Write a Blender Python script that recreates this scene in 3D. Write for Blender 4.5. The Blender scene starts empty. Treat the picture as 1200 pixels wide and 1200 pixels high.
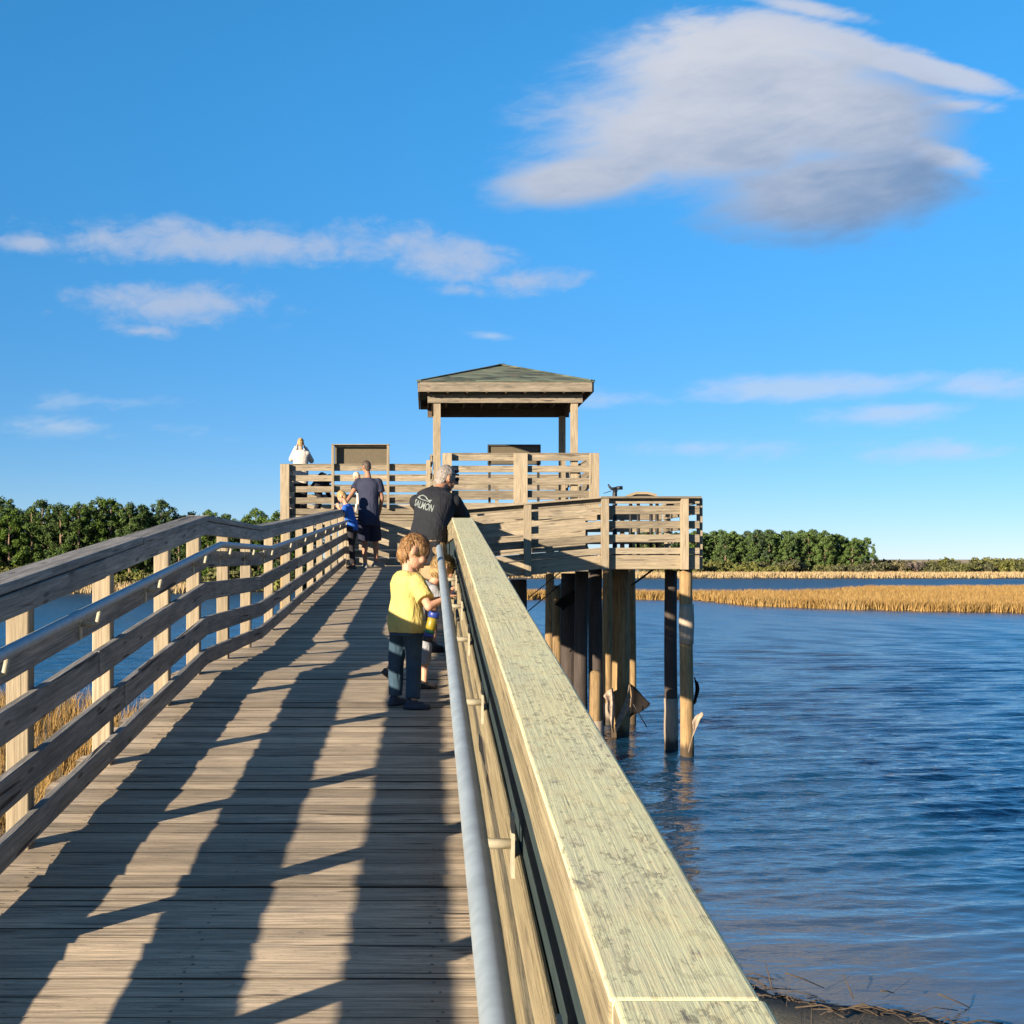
import bpy, bmesh, math, random
from mathutils import Vector, Matrix, noise as mnoise
from mathutils.bvhtree import BVHTree

SC = bpy.context.scene
COL = SC.collection
random.seed(7)
R = math.radians
F = 1690.0          # focal length in pixels of the 1200 px photograph
ZW = -3.76          # water level (the eye is at z = 0)

def at(u, v, Y):    # point at distance Y seen at photo position u, v
    return Vector(((u - 500) * Y / F, Y, (655 - v) * Y / F))

# ------------------------------------------------------------------ tagging
def tag(o, label=None, cat=None, group=None, kind=None):
    if label: o['label'] = label
    if cat: o['category'] = cat
    if group: o['group'] = group
    if kind: o['kind'] = kind
    return o

def link(name, me, mats=None, parent=None):
    o = bpy.data.objects.new(name, me)
    COL.objects.link(o)
    if mats:
        for m in (mats if isinstance(mats, (list, tuple)) else [mats]):
            me.materials.append(m)
    if parent is not None:
        o.parent = parent
    return o

def empty(name, loc=(0, 0, 0), rz=0):
    o = bpy.data.objects.new(name, None)
    COL.objects.link(o)
    o.location = loc
    o.rotation_euler = (0, 0, rz)
    o.empty_display_size = 0.2
    return o

def obj(name, bm, mats=None, parent=None, smooth=False, bevel=0.0, seg=2):
    me = bpy.data.meshes.new(name)
    bmesh.ops.recalc_face_normals(bm, faces=bm.faces[:])
    bm.to_mesh(me)
    bm.free()
    if smooth:
        for p in me.polygons:
            p.use_smooth = True
    o = link(name, me, mats, parent)
    if bevel:
        m = o.modifiers.new('bevel', 'BEVEL')
        m.width = bevel
        m.segments = seg
        m.limit_method = 'ANGLE'
        m.angle_limit = R(40)
    return o

def rebase(parent, o):
    """keep a part built in world space where it is under an Empty with an offset"""
    o.parent = parent
    o.matrix_parent_inverse = Matrix.Translation(-Vector(parent.location))
    return o

# ------------------------------------------------------------------ nodes
class NT:
    def __init__(s, tree):
        s.t = tree
        s.n = tree.nodes
        s.l = tree.links
    def new(s, typ, **kw):
        n = s.n.new(typ)
        for k, v in kw.items():
            setattr(n, k, v)
        return n
    def put(s, sock, val):
        if val is None:
            return
        if isinstance(val, bpy.types.NodeSocket):
            s.l.new(val, sock)
        else:
            sock.default_value = val
    def math(s, op, a, b=None, c=None, clamp=False):
        n = s.new('ShaderNodeMath', operation=op)
        n.use_clamp = clamp
        s.put(n.inputs[0], a); s.put(n.inputs[1], b); s.put(n.inputs[2], c)
        return n.outputs[0]
    def mr(s, v, a, b, c=0.0, d=1.0, smooth=True):
        n = s.new('ShaderNodeMapRange')
        n.interpolation_type = 'SMOOTHSTEP' if smooth else 'LINEAR'
        for i, q in enumerate((v, a, b, c, d)):
            s.put(n.inputs[i], q)
        return n.outputs[0]
    def mix(s, f, a, b, blend='MIX'):
        n = s.new('ShaderNodeMix', data_type='RGBA', blend_type=blend)
        s.put(n.inputs[0], f)
        for i, q in ((6, a), (7, b)):
            if isinstance(q, (tuple, list)):
                q = (q[0], q[1], q[2], 1.0)
            s.put(n.inputs[i], q)
        return n.outputs[2]
    def comb(s, x, y, z=0.0):
        n = s.new('ShaderNodeCombineXYZ')
        s.put(n.inputs[0], x); s.put(n.inputs[1], y); s.put(n.inputs[2], z)
        return n.outputs[0]
    def sep(s, v):
        n = s.new('ShaderNodeSeparateXYZ')
        s.put(n.inputs[0], v)
        return n.outputs
    def noise(s, vec, scale=1.0, detail=3.0, rough=0.5, dist=0.0):
        n = s.new('ShaderNodeTexNoise')
        s.put(n.inputs['Vector'], vec)
        n.inputs['Scale'].default_value = scale
        n.inputs['Detail'].default_value = detail
        n.inputs['Roughness'].default_value = rough
        n.inputs['Distortion'].default_value = dist
        return n.outputs[0]
    def attr(s, name):
        n = s.new('ShaderNodeAttribute')
        n.attribute_name = name
        return n.outputs['Fac']
    def bump(s, h, strength=0.5, dist=0.01, normal=None):
        n = s.new('ShaderNodeBump')
        n.inputs['Strength'].default_value = strength
        n.inputs['Distance'].default_value = dist
        s.put(n.inputs['Height'], h)
        if normal is not None:
            s.put(n.inputs['Normal'], normal)
        return n.outputs[0]

def material(name):
    m = bpy.data.materials.new(name)
    m.use_nodes = True
    nt = NT(m.node_tree)
    b = nt.n['Principled BSDF']
    return m, nt, b

def simple(name, col, rough=0.6, metal=0.0, var=0.15, scale=12, bump=0.0, spec=0.4):
    m, nt, b = material(name)
    tc = nt.new('ShaderNodeTexCoord').outputs['Object']
    n = nt.noise(tc, scale, 4, 0.6)
    f = nt.mr(n, 0.3, 0.7, 1 - var, 1 + var)
    c = nt.mix(1.0, col, nt.comb(f, f, f), 'MULTIPLY')
    nt.put(b.inputs['Base Color'], c)
    b.inputs['Roughness'].default_value = rough
    b.inputs['Metallic'].default_value = metal
    b.inputs['Specular IOR Level'].default_value = spec
    if bump:
        nt.put(b.inputs['Normal'], nt.bump(nt.noise(tc, scale * 3, 4), 0.6, bump))
    return m

def wood(name, c1, c2, stain, rnd_amt=0.5, crack=0.75, lichen=None, flecks=0.0, blotch=0.0, rough=0.82,
         bump=0.5, wet=None, gc=0.3, speck=0.0, knots=0.0, cw=42.0):
    m, nt, b = material(name)
    uv = nt.new('ShaderNodeUVMap').outputs[0]
    rnd = nt.attr('rnd')
    x, y, _ = nt.sep(uv)
    u = nt.math('ADD', x, nt.math('MULTIPLY', rnd, 37.0))
    v = nt.math('ADD', y, nt.math('MULTIPLY', rnd, 11.0))
    def nz(su, sv, **k):
        return nt.noise(nt.comb(nt.math('MULTIPLY', u, su), nt.math('MULTIPLY', v, sv), nt.math('MULTIPLY', rnd, 9.0)), 1.0, **k)
    grain = nz(4.0, 130.0, detail=5, rough=0.65)
    band = nz(0.9, 22.0, detail=4, rough=0.6, dist=0.6)
    blot = nz(2.2, 7.0, detail=4, rough=0.6)
    crk = nz(1.1, cw, detail=2, rough=0.5, dist=0.3)
    c = nt.mix(nt.mr(band, 0.32, 0.68), c1, c2)
    c = nt.mix(nt.math('MULTIPLY', nt.mr(blot, 0.45, 0.75), 0.75), c, stain)
    g = nt.mr(grain, 0.25, 0.75, 1 - gc, 1 + gc)
    c = nt.mix(1.0, c, nt.comb(g, g, g), 'MULTIPLY')
    t = nt.math('MULTIPLY_ADD', rnd, rnd_amt, 1.0 - rnd_amt * 0.5)
    c = nt.mix(1.0, c, nt.comb(t, t, t), 'MULTIPLY')
    if lichen:
        ln = nz(16.0, 22.0, detail=6, rough=0.75)
        lm = nz(1.6, 5.0, detail=3)
        k = nt.math('MULTIPLY', nt.mr(ln, 0.42, 0.56), nt.mr(lm, 0.28, 0.58))
        c = nt.mix(nt.math('MULTIPLY', k, 0.9), c, lichen)
    if flecks:
        fl = nz(24.0, 75.0, detail=4, rough=0.75, dist=1.2)
        fm = nz(2.5, 9.0, detail=3, rough=0.6)
        k = nt.math('MULTIPLY', nt.mr(fl, 0.58, 0.63), nt.mr(fm, 0.36, 0.6))
        c = nt.mix(nt.math('MULTIPLY', k, flecks), c, (0.055, 0.05, 0.045))
    if blotch:
        bl = nz(3.2, 8.0, detail=6, rough=0.68, dist=0.7)
        c = nt.mix(nt.math('MULTIPLY', nt.mr(bl, 0.595, 0.72), blotch), c, (0.10, 0.095, 0.105))
        bl2 = nz(9.0, 17.0, detail=5, rough=0.7, dist=1.2)
        c = nt.mix(nt.math('MULTIPLY', nt.mr(bl2, 0.66, 0.72), blotch * .8), c, (0.14, 0.11, 0.12))
    if knots:
        vo = nt.new('ShaderNodeTexVoronoi')
        nt.put(vo.inputs['Vector'], nt.comb(nt.math('MULTIPLY', u, 2.3), nt.math('MULTIPLY', v, 13.0), nt.math('MULTIPLY', rnd, 5.0)))
        vo.inputs['Scale'].default_value = 1.0
        kd = nt.mr(nt.math('ADD', vo.outputs['Distance'], nt.math('MULTIPLY', nt.math('SUBTRACT', grain, 0.5), 0.06)), 0.07, 0.17, 1.0, 0.0)
        c = nt.mix(nt.math('MULTIPLY', kd, knots), c, (0.05, 0.038, 0.03))
    if speck:
        sn = nz(26.0, 60.0, detail=5, rough=0.75, dist=0.3)
        sm_ = nz(1.8, 5.5, detail=3, rough=0.6)
        kk = nt.math('MULTIPLY', nt.mr(sn, 0.54, 0.60), nt.mr(sm_, 0.25, 0.55))
        c = nt.mix(nt.math('MULTIPLY', kk, speck), c, (0.09, 0.08, 0.06))
    ck = nt.mr(crk, 0.655, 0.70)
    c = nt.mix(nt.math('MULTIPLY', ck, crack), c, (0.035, 0.028, 0.024))
    if wet is not None:
        z = nt.sep(nt.new('ShaderNodeNewGeometry').outputs['Position'])[2]
        zz = nt.math('ADD', z, nt.math('MULTIPLY', nt.math('SUBTRACT', blot, 0.5), 0.35))
        k = nt.mr(zz, ZW + 0.12, ZW + 0.30, 1.0, 0.0)
        c = nt.mix(nt.math('MULTIPLY', k, 0.85), c, wet)
    nt.put(b.inputs['Base Color'], c)
    b.inputs['Roughness'].default_value = rough
    b.inputs['Specular IOR Level'].default_value = 0.25
    h = nt.math('ADD', nt.math('MULTIPLY', grain, 0.6), nt.math('MULTIPLY', ck, -1.4 * crack))
    h = nt.math('ADD', h, nt.math('MULTIPLY', band, 0.5))
    nt.put(b.inputs['Normal'], nt.bump(h, bump, 0.006))
    return m

M = {}
M['deck'] = wood('weathered_decking', (0.455, 0.365, 0.265), (0.325, 0.262, 0.192), (0.24, 0.205, 0.165), rnd_amt=0.55, crack=0.85, flecks=0.5, bump=1.0, gc=0.42, knots=0.7)
M['plank_edge'] = wood('dirt_gap_shade_edge', (0.055, 0.046, 0.038), (0.085, 0.07, 0.052), (0.04, 0.034, 0.03), rnd_amt=0.6, crack=0.5)  # plank sides: dirt plus painted shade, so the gaps read as dark lines
M['grey'] = wood('grey_weathered_timber', (0.27, 0.25, 0.225), (0.17, 0.16, 0.146), (0.12, 0.114, 0.107), rnd_amt=0.4, crack=0.95, flecks=0.5, bump=0.9, gc=0.4, knots=0.8, cw=24.0)
M['tan'] = wood('tan_timber', (0.285, 0.235, 0.165), (0.225, 0.182, 0.125), (0.19, 0.16, 0.12), rnd_amt=0.3, crack=0.6, bump=0.4, knots=0.5)
M['plat'] = wood('platform_timber', (0.245, 0.205, 0.15), (0.165, 0.138, 0.10), (0.125, 0.108, 0.085), rnd_amt=0.65, crack=0.85, bump=0.5, gc=0.42, knots=0.6, cw=26.0)
M['cap'] = wood('lichened_cap_timber', (0.585, 0.525, 0.30), (0.50, 0.455, 0.265), (0.45, 0.43, 0.30), rnd_amt=0.12, crack=0.1,
                lichen=(0.55, 0.54, 0.33), flecks=0.3, blotch=1.0, bump=0.4, gc=0.07, speck=0.5)
M['gold'] = wood('golden_timber', (0.245, 0.205, 0.125), (0.185, 0.15, 0.085), (0.16, 0.125, 0.08), rnd_amt=0.2, crack=0.8, flecks=0.6, bump=0.8, gc=0.35, knots=0.5, cw=30.0)
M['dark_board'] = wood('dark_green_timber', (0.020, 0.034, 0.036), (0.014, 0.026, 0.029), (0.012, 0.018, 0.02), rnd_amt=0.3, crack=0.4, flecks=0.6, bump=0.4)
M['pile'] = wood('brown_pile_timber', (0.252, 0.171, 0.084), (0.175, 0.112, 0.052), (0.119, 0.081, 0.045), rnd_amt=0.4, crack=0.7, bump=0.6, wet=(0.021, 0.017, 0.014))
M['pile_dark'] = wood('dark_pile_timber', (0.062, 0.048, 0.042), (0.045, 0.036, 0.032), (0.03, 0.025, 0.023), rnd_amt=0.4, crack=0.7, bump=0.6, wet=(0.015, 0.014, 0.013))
M['pile_pale'] = wood('pale_pile_wrap', (0.300, 0.246, 0.192), (0.258, 0.210, 0.162), (0.198, 0.150, 0.102), rnd_amt=0.2, crack=0.3, bump=0.3, wet=(0.018, 0.015, 0.012))
M['wrap_black'] = simple('black_sheet', (0.012, 0.010, 0.010), 0.8, bump=0.004, spec=0.1)
M['wrap_pale'] = simple('pale_sheet', (0.24, 0.185, 0.145), 0.7, bump=0.004, var=.3)
M['iron'] = simple('dark_iron', (0.02, 0.02, 0.022), 0.5, 0.4)
M['galv'] = simple('galvanised_pipe', (0.27, 0.315, 0.345), 0.5, 0.25, var=0.12, scale=14, spec=0.4)
M['bracket'] = simple('painted_bracket', (0.33, 0.30, 0.225), 0.5, 0.0, var=0.12, scale=40)
M['screw'] = simple('screw_steel', (0.06, 0.05, 0.045), 0.5, 0.5)

# ------------------------------------------------------------------ boxes with grain direction
def wbm():
    bm = bmesh.new()
    bm.loops.layers.uv.new('UVMap')
    bm.faces.layers.float.new('rnd')
    return bm

def hexa(bm, a, b, rnd=None, off=None, mat=0, cuts=0, wob=0.0, inner=None, front=None):
    """a, b: four corners of each end, running round the section; grain runs from a to b"""
    uvl = bm.loops.layers.uv.active
    rl = bm.faces.layers.float['rnd']
    rnd = random.random() if rnd is None else rnd
    off = random.random() * 5 if off is None else off
    L = (Vector(b[0]) - Vector(a[0])).length
    rings = []
    n = cuts + 2
    for i in range(n):
        t = i / (n - 1)
        ring = []
        for k in range(4):
            p = Vector(a[k]).lerp(Vector(b[k]), t)
            if wob and 0 < i < n - 1:
                q = p * 3.1 + Vector((rnd * 50, k * 7.3, 0))
                p = p + Vector((mnoise.noise(q), mnoise.noise(q + Vector((9, 1, 4))), mnoise.noise(q + Vector((3, 8, 5))))) * wob
            ring.append(bm.verts.new(p))
        rings.append(ring)
    per = [0]
    for k in range(4):
        per.append(per[-1] + (Vector(a[(k + 1) % 4]) - Vector(a[k])).length)
    for i in range(n - 1):
        for k in range(4):
            k2 = (k + 1) % 4
            f = bm.faces.new((rings[i][k], rings[i][k2], rings[i + 1][k2], rings[i + 1][k]))
            f[rl] = rnd
            f.material_index = inner if (inner is not None and k == 3) else front if (front is not None and k in (0, 2)) else mat
            t0, t1 = L * i / (n - 1) + off, L * (i + 1) / (n - 1) + off
            for lp, (uu, vv) in zip(f.loops, ((t0, per[k]), (t0, per[k + 1]), (t1, per[k + 1]), (t1, per[k]))):
                lp[uvl].uv = (uu, vv + off)
    for ring, t in ((rings[0], 0), (rings[-1], L)):
        f = bm.faces.new(ring)
        f[rl] = rnd
        f.material_index = mat
        for lp in f.loops:
            lp[uvl].uv = (off + (lp.vert.co - ring[0].co).length * .3, off + lp.vert.co.z * .3)
    return rnd

def beam(bm, p, q, w, h, up=(0, 0, 1), **k):
    """straight timber from p to q, w across, h along up, centred on the axis"""
    p, q = Vector(p), Vector(q)
    d = (q - p).normalized()
    up = Vector(up)
    s = d.cross(up).normalized()
    u = s.cross(d).normalized()
    c = [s * w / 2 * i + u * h / 2 * j for i, j in ((-1, -1), (1, -1), (1, 1), (-1, 1))]
    return hexa(bm, [p + x for x in c], [q + x for x in c], **k)

def box(bm, x0, x1, y0, y1, z0, z1, axis='z', **k):
    if axis == 'z':
        return beam(bm, ((x0 + x1) / 2, (y0 + y1) / 2, z0), ((x0 + x1) / 2, (y0 + y1) / 2, z1), y1 - y0, x1 - x0, up=(1, 0, 0), **k)
    if axis == 'x':
        return beam(bm, (x0, (y0 + y1) / 2, (z0 + z1) / 2), (x1, (y0 + y1) / 2, (z0 + z1) / 2), y1 - y0, z1 - z0, **k)
    return beam(bm, ((x0 + x1) / 2, y0, (z0 + z1) / 2), ((x0 + x1) / 2, y1, (z0 + z1) / 2), x1 - x0, z1 - z0, **k)

def tube(bm, pts, rad, n=12, caps=True, rnd=None):
    """round tube through points (radius or list), UV along it"""
    uvl = bm.loops.layers.uv.active
    rl = bm.faces.layers.float.get('rnd')
    rnd = random.random() if rnd is None else rnd
    pts = [Vector(p) for p in pts]
    rs = rad if isinstance(rad, (list, tuple)) else [rad] * len(pts)
    rings = []
    ref = None
    dist = 0
    ds = []
    for i, p in enumerate(pts):
        d = (pts[min(i + 1, len(pts) - 1)] - pts[max(i - 1, 0)]).normalized()
        if ref is None:
            ref = Vector((1, 0, 0)) if abs(d.x) < 0.8 else Vector((0, 1, 0))
        s = d.cross(ref).normalized()
        t = s.cross(d).normalized()
        ref = t
        rings.append([bm.verts.new(p + (s * math.cos(2 * math.pi * k / n) + t * math.sin(2 * math.pi * k / n)) * rs[i]) for k in range(n)])
        if i:
            dist += (p - pts[i - 1]).length
        ds.append(dist)
    for i in range(len(pts) - 1):
        for k in range(n):
            k2 = (k + 1) % n
            f = bm.faces.new((rings[i][k], rings[i][k2], rings[i + 1][k2], rings[i + 1][k]))
            f.smooth = True
            if rl: f[rl] = rnd
            if uvl:
                w = 2 * math.pi * rs[i] / n
                for lp, (uu, vv) in zip(f.loops, ((ds[i], k * w), (ds[i], (k + 1) * w), (ds[i + 1], (k + 1) * w), (ds[i + 1], k * w))):
                    lp[uvl].uv = (uu, vv)
    if caps:
        for r in (rings[0], rings[-1]):
            f = bm.faces.new(r)
            if rl: f[rl] = rnd

# ------------------------------------------------------------------ camera, sun, sky
cam_d = bpy.data.cameras.new('camera')
cam = bpy.data.objects.new('camera', cam_d)
COL.objects.link(cam)
cam.rotation_euler = (R(90), 0, 0)
cam_d.sensor_width = 36
cam_d.lens = F / 1200 * 36
cam_d.shift_x = 100 / 1200
cam_d.shift_y = 55 / 1200
cam_d.clip_start = 0.05
cam_d.clip_end = 9000
SC.camera = cam

SUN_EL, SUN_AZ = R(12.5), R(44)       # light travels towards +X +Y
sd = Vector((math.cos(SUN_AZ) * math.cos(SUN_EL), math.sin(SUN_AZ) * math.cos(SUN_EL), -math.sin(SUN_EL)))
sun_d = bpy.data.lights.new('sun', 'SUN')
sun_d.energy = 5.0
sun_d.angle = R(0.5)
sun_d.color = (1.0, 0.84, 0.62)
sun = bpy.data.objects.new('sun', sun_d)
COL.objects.link(sun)
sun.rotation_euler = sd.to_track_quat('-Z', 'Y').to_euler()

world = bpy.data.worlds.new('World')
SC.world = world
world.use_nodes = True
nt = NT(world.node_tree)
bg = nt.n['Background']
sky = nt.new('ShaderNodeTexSky', sky_type='NISHITA')
sky.sun_disc = False
sky.sun_elevation = SUN_EL
sky.sun_rotation = math.atan2(-sd.x, -sd.y)
sky.altitude = 0
sky.air_density = 0.6
sky.dust_density = 0.0
sky.ozone_density = 6.0
STR = 0.07
EXPO = 1.53
hs = nt.new('ShaderNodeHueSaturation')
hs.inputs['Saturation'].default_value = 1.06
hs.inputs['Value'].default_value = 1.0
nt.put(hs.inputs['Color'], sky.outputs[0])
gen = nt.new('ShaderNodeTexCoord').outputs['Generated']
dx, dy, dz = nt.sep(gen)
tint = nt.mix(nt.mr(dz, 0.0, 0.40), (1.18, 0.80, 0.66), (1.46, 1.68, 1.22))      # clear deep-blue air higher up
skyc = nt.mix(1.0, hs.outputs[0], tint, 'MULTIPLY')
dyc = nt.math('MAXIMUM', dy, 0.05)
px = nt.math('MULTIPLY', nt.math('DIVIDE', dx, dyc), F)      # tangent-plane coordinates of the northern sky
py = nt.math('MULTIPLY', nt.math('DIVIDE', dz, dyc), -F)
P = nt.comb(px, py, 0.0)

def ell(u, v, rx, ry, rot=0, amp=1.0, soft=1.0):
    mp = nt.new('ShaderNodeMapping', vector_type='TEXTURE')
    nt.put(mp.inputs['Vector'], P)
    mp.inputs['Location'].default_value = (u - 500, v - 655, 0)
    mp.inputs['Rotation'].default_value = (0, 0, R(rot))
    mp.inputs['Scale'].default_value = (rx, ry, 1)
    ln = nt.new('ShaderNodeVectorMath', operation='LENGTH')
    nt.put(ln.inputs[0], mp.outputs[0])
    return nt.math('MULTIPLY', nt.math('SUBTRACT', 1.0, ln.outputs['Value']), amp)

def union(lst):
    r = lst[0]
    for e in lst[1:]:
        n = nt.new('ShaderNodeMath', operation='SMOOTH_MAX')
        nt.put(n.inputs[0], r); nt.put(n.inputs[1], e)
        n.inputs[2].default_value = 0.22
        r = n.outputs[0]
    return r

wisp = nt.noise(nt.comb(nt.math('MULTIPLY', px, 1 / 170), nt.math('MULTIPLY', nt.math('SUBTRACT', py, nt.math('MULTIPLY', px, 0.05)), 1 / 60), 3.0), 1.0, 6, 0.5, 0.5)
puff = nt.noise(nt.comb(nt.math('MULTIPLY', px, 1 / 46), nt.math('MULTIPLY', py, 1 / 27), 8.0), 1.0, 7, 0.62, 0.3)
big = union([ell(850, 150, 265, 92, -4), ell(975, 222, 185, 68, -6), ell(880, 85, 210, 74, 6), ell(690, 208, 130, 36, -8), ell(1000, 140, 150, 80, 10)])
streak = union([ell(940, 42, 170, 26, 11, 1.3), ell(1075, 78, 150, 19, 14, 1.5), ell(940, 8, 110, 11, 12, 0.7), ell(1105, 182, 85, 20, 18, 1.0), ell(1120, 122, 60, 12, 4, 0.6), ell(790, 38, 90, 24, -8, 0.55)])
small = union([ell(250, 285, 240, 27, 2), ell(520, 300, 110, 30, 14), ell(610, 328, 80, 14, 0, .8), ell(35, 285, 50, 13, 0, .9), ell(205, 356, 120, 26, 2), ell(165, 388, 42, 9, 4, .9), ell(545, 340, 40, 9, 0, .7)])
thin = union([ell(950, 455, 300, 20, -3, 1.0), ell(1140, 452, 90, 20, 2, .9), ell(1040, 485, 130, 17, -4, .85), ell(130, 470, 110, 12, 0, .5), ell(830, 525, 160, 14, 0, .5), ell(575, 393, 45, 9, 6, .8), ell(1120, 530, 120, 12, -2, .5), ell(60, 500, 160, 14, 2, .4)])
fine = nt.noise(nt.comb(nt.math('MULTIPLY', px, 1 / 42), nt.math('MULTIPLY', nt.math('ADD', py, nt.math('MULTIPLY', px, 0.18)), 1 / 13), 5.0), 1.0, 6, 0.6, 0.4)
fnn = nt.math('SUBTRACT', fine, 0.5)
wn = nt.math('ADD', nt.math('SUBTRACT', wisp, 0.5), nt.math('MULTIPLY', fnn, 0.42))
pn = nt.math('SUBTRACT', puff, 0.5)
d_big = nt.mr(nt.math('ADD', big, nt.math('MULTIPLY', wn, 0.8)), -0.10, 0.55, 0, 0.95)
d_str = nt.mr(nt.math('ADD', streak, nt.math('MULTIPLY', wn, 1.5)), 0.0, 0.75, 0, 0.85)
d_sm = nt.mr(nt.math('ADD', small, nt.math('MULTIPLY', pn, 2.2)), -0.25, 1.0, 0, 0.72)
d_th = nt.mr(nt.math('ADD', thin, nt.math('MULTIPLY', wn, 1.8)), 0.0, 0.9, 0, 0.62)
front = nt.mr(dy, 0.05, 0.2)
up = nt.mr(dz, 0.0, 0.02)
fm = nt.math('MULTIPLY', front, up)
# the big cloud is thick: its far lower side is shaded
sh = nt.math('ADD', nt.math('MULTIPLY', nt.math('ADD', px, -330.0), 1 / 560), nt.math('MULTIPLY', nt.math('ADD', py, 505.0), 1 / 190))
sh = nt.math('ADD', sh, nt.math('MULTIPLY', wn, 1.3))
shade = nt.mr(sh, -0.75, 1.35)
K = 1.0 / (STR * 2 ** EXPO)
def kc(r, g, b):
    return (r * K, g * K, b * K)
c_big = nt.mix(shade, kc(0.67, 0.69, 0.76), kc(0.17, 0.29, 0.50))
c = nt.mix(nt.math('MULTIPLY', d_th, fm), skyc, kc(0.58, 0.68, 0.82))
c = nt.mix(nt.math('MULTIPLY', d_sm, fm), c, kc(0.52, 0.58, 0.72))
c = nt.mix(nt.math('MULTIPLY', d_str, fm), c, kc(0.60, 0.64, 0.75))
c = nt.mix(nt.math('MULTIPLY', d_big, fm), c, c_big)
nt.put(bg.inputs['Color'], c)
bg.inputs['Strength'].default_value = STR

SC.view_settings.view_transform = 'Standard'
SC.view_settings.look = 'None'
SC.view_settings.exposure = EXPO
SC.view_settings.gamma = 1.0
SC.cycles.use_denoising = True
SC.cycles.max_bounces = 6
SC.cycles.diffuse_bounces = 3
SC.cycles.glossy_bounces = 3
SC.cycles.sample_clamp_indirect = 6

ZU = 1.11          # upper deck level
def zd(y):
    if y < 10: return -1.6 + 0.0815 * y
    if y < 13.25: return -0.785
    if y < 27.2: return -0.785 + 0.046 * (y - 13.25)
    return -0.143

# ------------------------------------------------------------------ people
def cloth_mat(name, col, rough=0.85, var=0.12, wr=0.004):
    m, nt, b = material(name)
    tc = nt.new('ShaderNodeTexCoord').outputs['Object']
    n = nt.noise(tc, 7, 4, .6)
    f = nt.mr(n, .3, .7, 1 - var, 1 + var)
    nt.put(b.inputs['Base Color'], nt.mix(1.0, col, nt.comb(f, f, f), 'MULTIPLY'))
    b.inputs['Roughness'].default_value = rough
    b.inputs['Specular IOR Level'].default_value = .2
    w = nt.noise(tc, 1.0, 3, .5, 1.5)
    mp = nt.new('ShaderNodeMapping')
    nt.put(mp.inputs['Vector'], tc)
    mp.inputs['Rotation'].default_value = (.3, .5, .4)
    mp.inputs['Scale'].default_value = (30, 30, 9)
    w = nt.noise(mp.outputs[0], 1.0, 2, .5, 1.2)
    nt.put(b.inputs['Normal'], nt.bump(w, .8, wr * 3))
    return m

def hair_mat(name, a, b_):
    m, nt, b = material(name)
    tc = nt.new('ShaderNodeTexCoord').outputs['Object']
    mp = nt.new('ShaderNodeMapping')
    nt.put(mp.inputs['Vector'], tc)
    mp.inputs['Scale'].default_value = (90, 90, 22)
    mp.inputs['Rotation'].default_value = (.5, .3, 0)
    n = nt.noise(mp.outputs[0], 1.0, 4, .65, .8)
    nt.put(b.inputs['Base Color'], nt.mix(nt.mr(n, .32, .68), a, b_))
    b.inputs['Roughness'].default_value = .55
    nt.put(b.inputs['Normal'], nt.bump(n, .9, .012))
    return m

SK = cloth_mat('sunlit_skin', (0.42, 0.235, 0.16), .5, .06, .0005)
SK2 = cloth_mat('tanned_skin', (0.28, 0.145, 0.09), .5, .06, .0005)
HB = hair_mat('light_brown_hair', (0.13, 0.062, 0.022), (0.37, 0.20, 0.075))
HY = hair_mat('blond_hair', (0.20, 0.115, 0.04), (0.40, 0.27, 0.11))
HG = hair_mat('grey_hair', (0.15, 0.13, 0.115), (0.25, 0.22, 0.20))
HD = hair_mat('dark_hair', (0.03, 0.02, 0.013), (0.075, 0.05, 0.035))
EYE = simple('eye_dark', (0.02, 0.016, 0.014), .25)
LIP = simple('lip', (0.25, 0.09, 0.075), .5)

def add_ell(bm, c, ax, rad, n=16):
    c = Vector(c)
    X, Y_, Z = ax[0] * rad[0], ax[1] * rad[1], ax[2] * rad[2]
    m_ = n // 2 + 2
    new = bm.verts.new
    t, b_ = new(c + Z), new(c - Z)
    rows = []
    for i in range(1, m_):
        a = math.pi * i / m_
        rows.append([new(c + X * (math.sin(a) * math.cos(k * math.tau / n)) + Y_ * (math.sin(a) * math.sin(k * math.tau / n)) + Z * math.cos(a)) for k in range(n)])
    nf = bm.faces.new
    for k in range(n):
        k2 = (k + 1) % n
        nf((t, rows[0][k], rows[0][k2]))
        nf((b_, rows[-1][k2], rows[-1][k]))
        for i in range(m_ - 2):
            nf((rows[i][k], rows[i + 1][k], rows[i + 1][k2], rows[i][k2]))

XYZ = (Vector((1, 0, 0)), Vector((0, 1, 0)), Vector((0, 0, 1)))
def ball(bm, c, r):
    add_ell(bm, c, XYZ, (r, r, r), 14)

def limb(bm, a, b, ra, rb, balls=True, n=14):
    a, b = Vector(a), Vector(b)
    d = (b - a).normalized()
    s = d.orthogonal().normalized()
    t = d.cross(s)
    r1 = [bm.verts.new(a + (s * math.cos(k * math.tau / n) + t * math.sin(k * math.tau / n)) * ra) for k in range(n)]
    r2 = [bm.verts.new(b + (s * math.cos(k * math.tau / n) + t * math.sin(k * math.tau / n)) * rb) for k in range(n)]
    for k in range(n):
        bm.faces.new((r1[k], r1[(k + 1) % n], r2[(k + 1) % n], r2[k]))
    bm.faces.new(r1[::-1]); bm.faces.new(r2)
    if balls:
        ball(bm, a, ra); ball(bm, b, rb)

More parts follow.
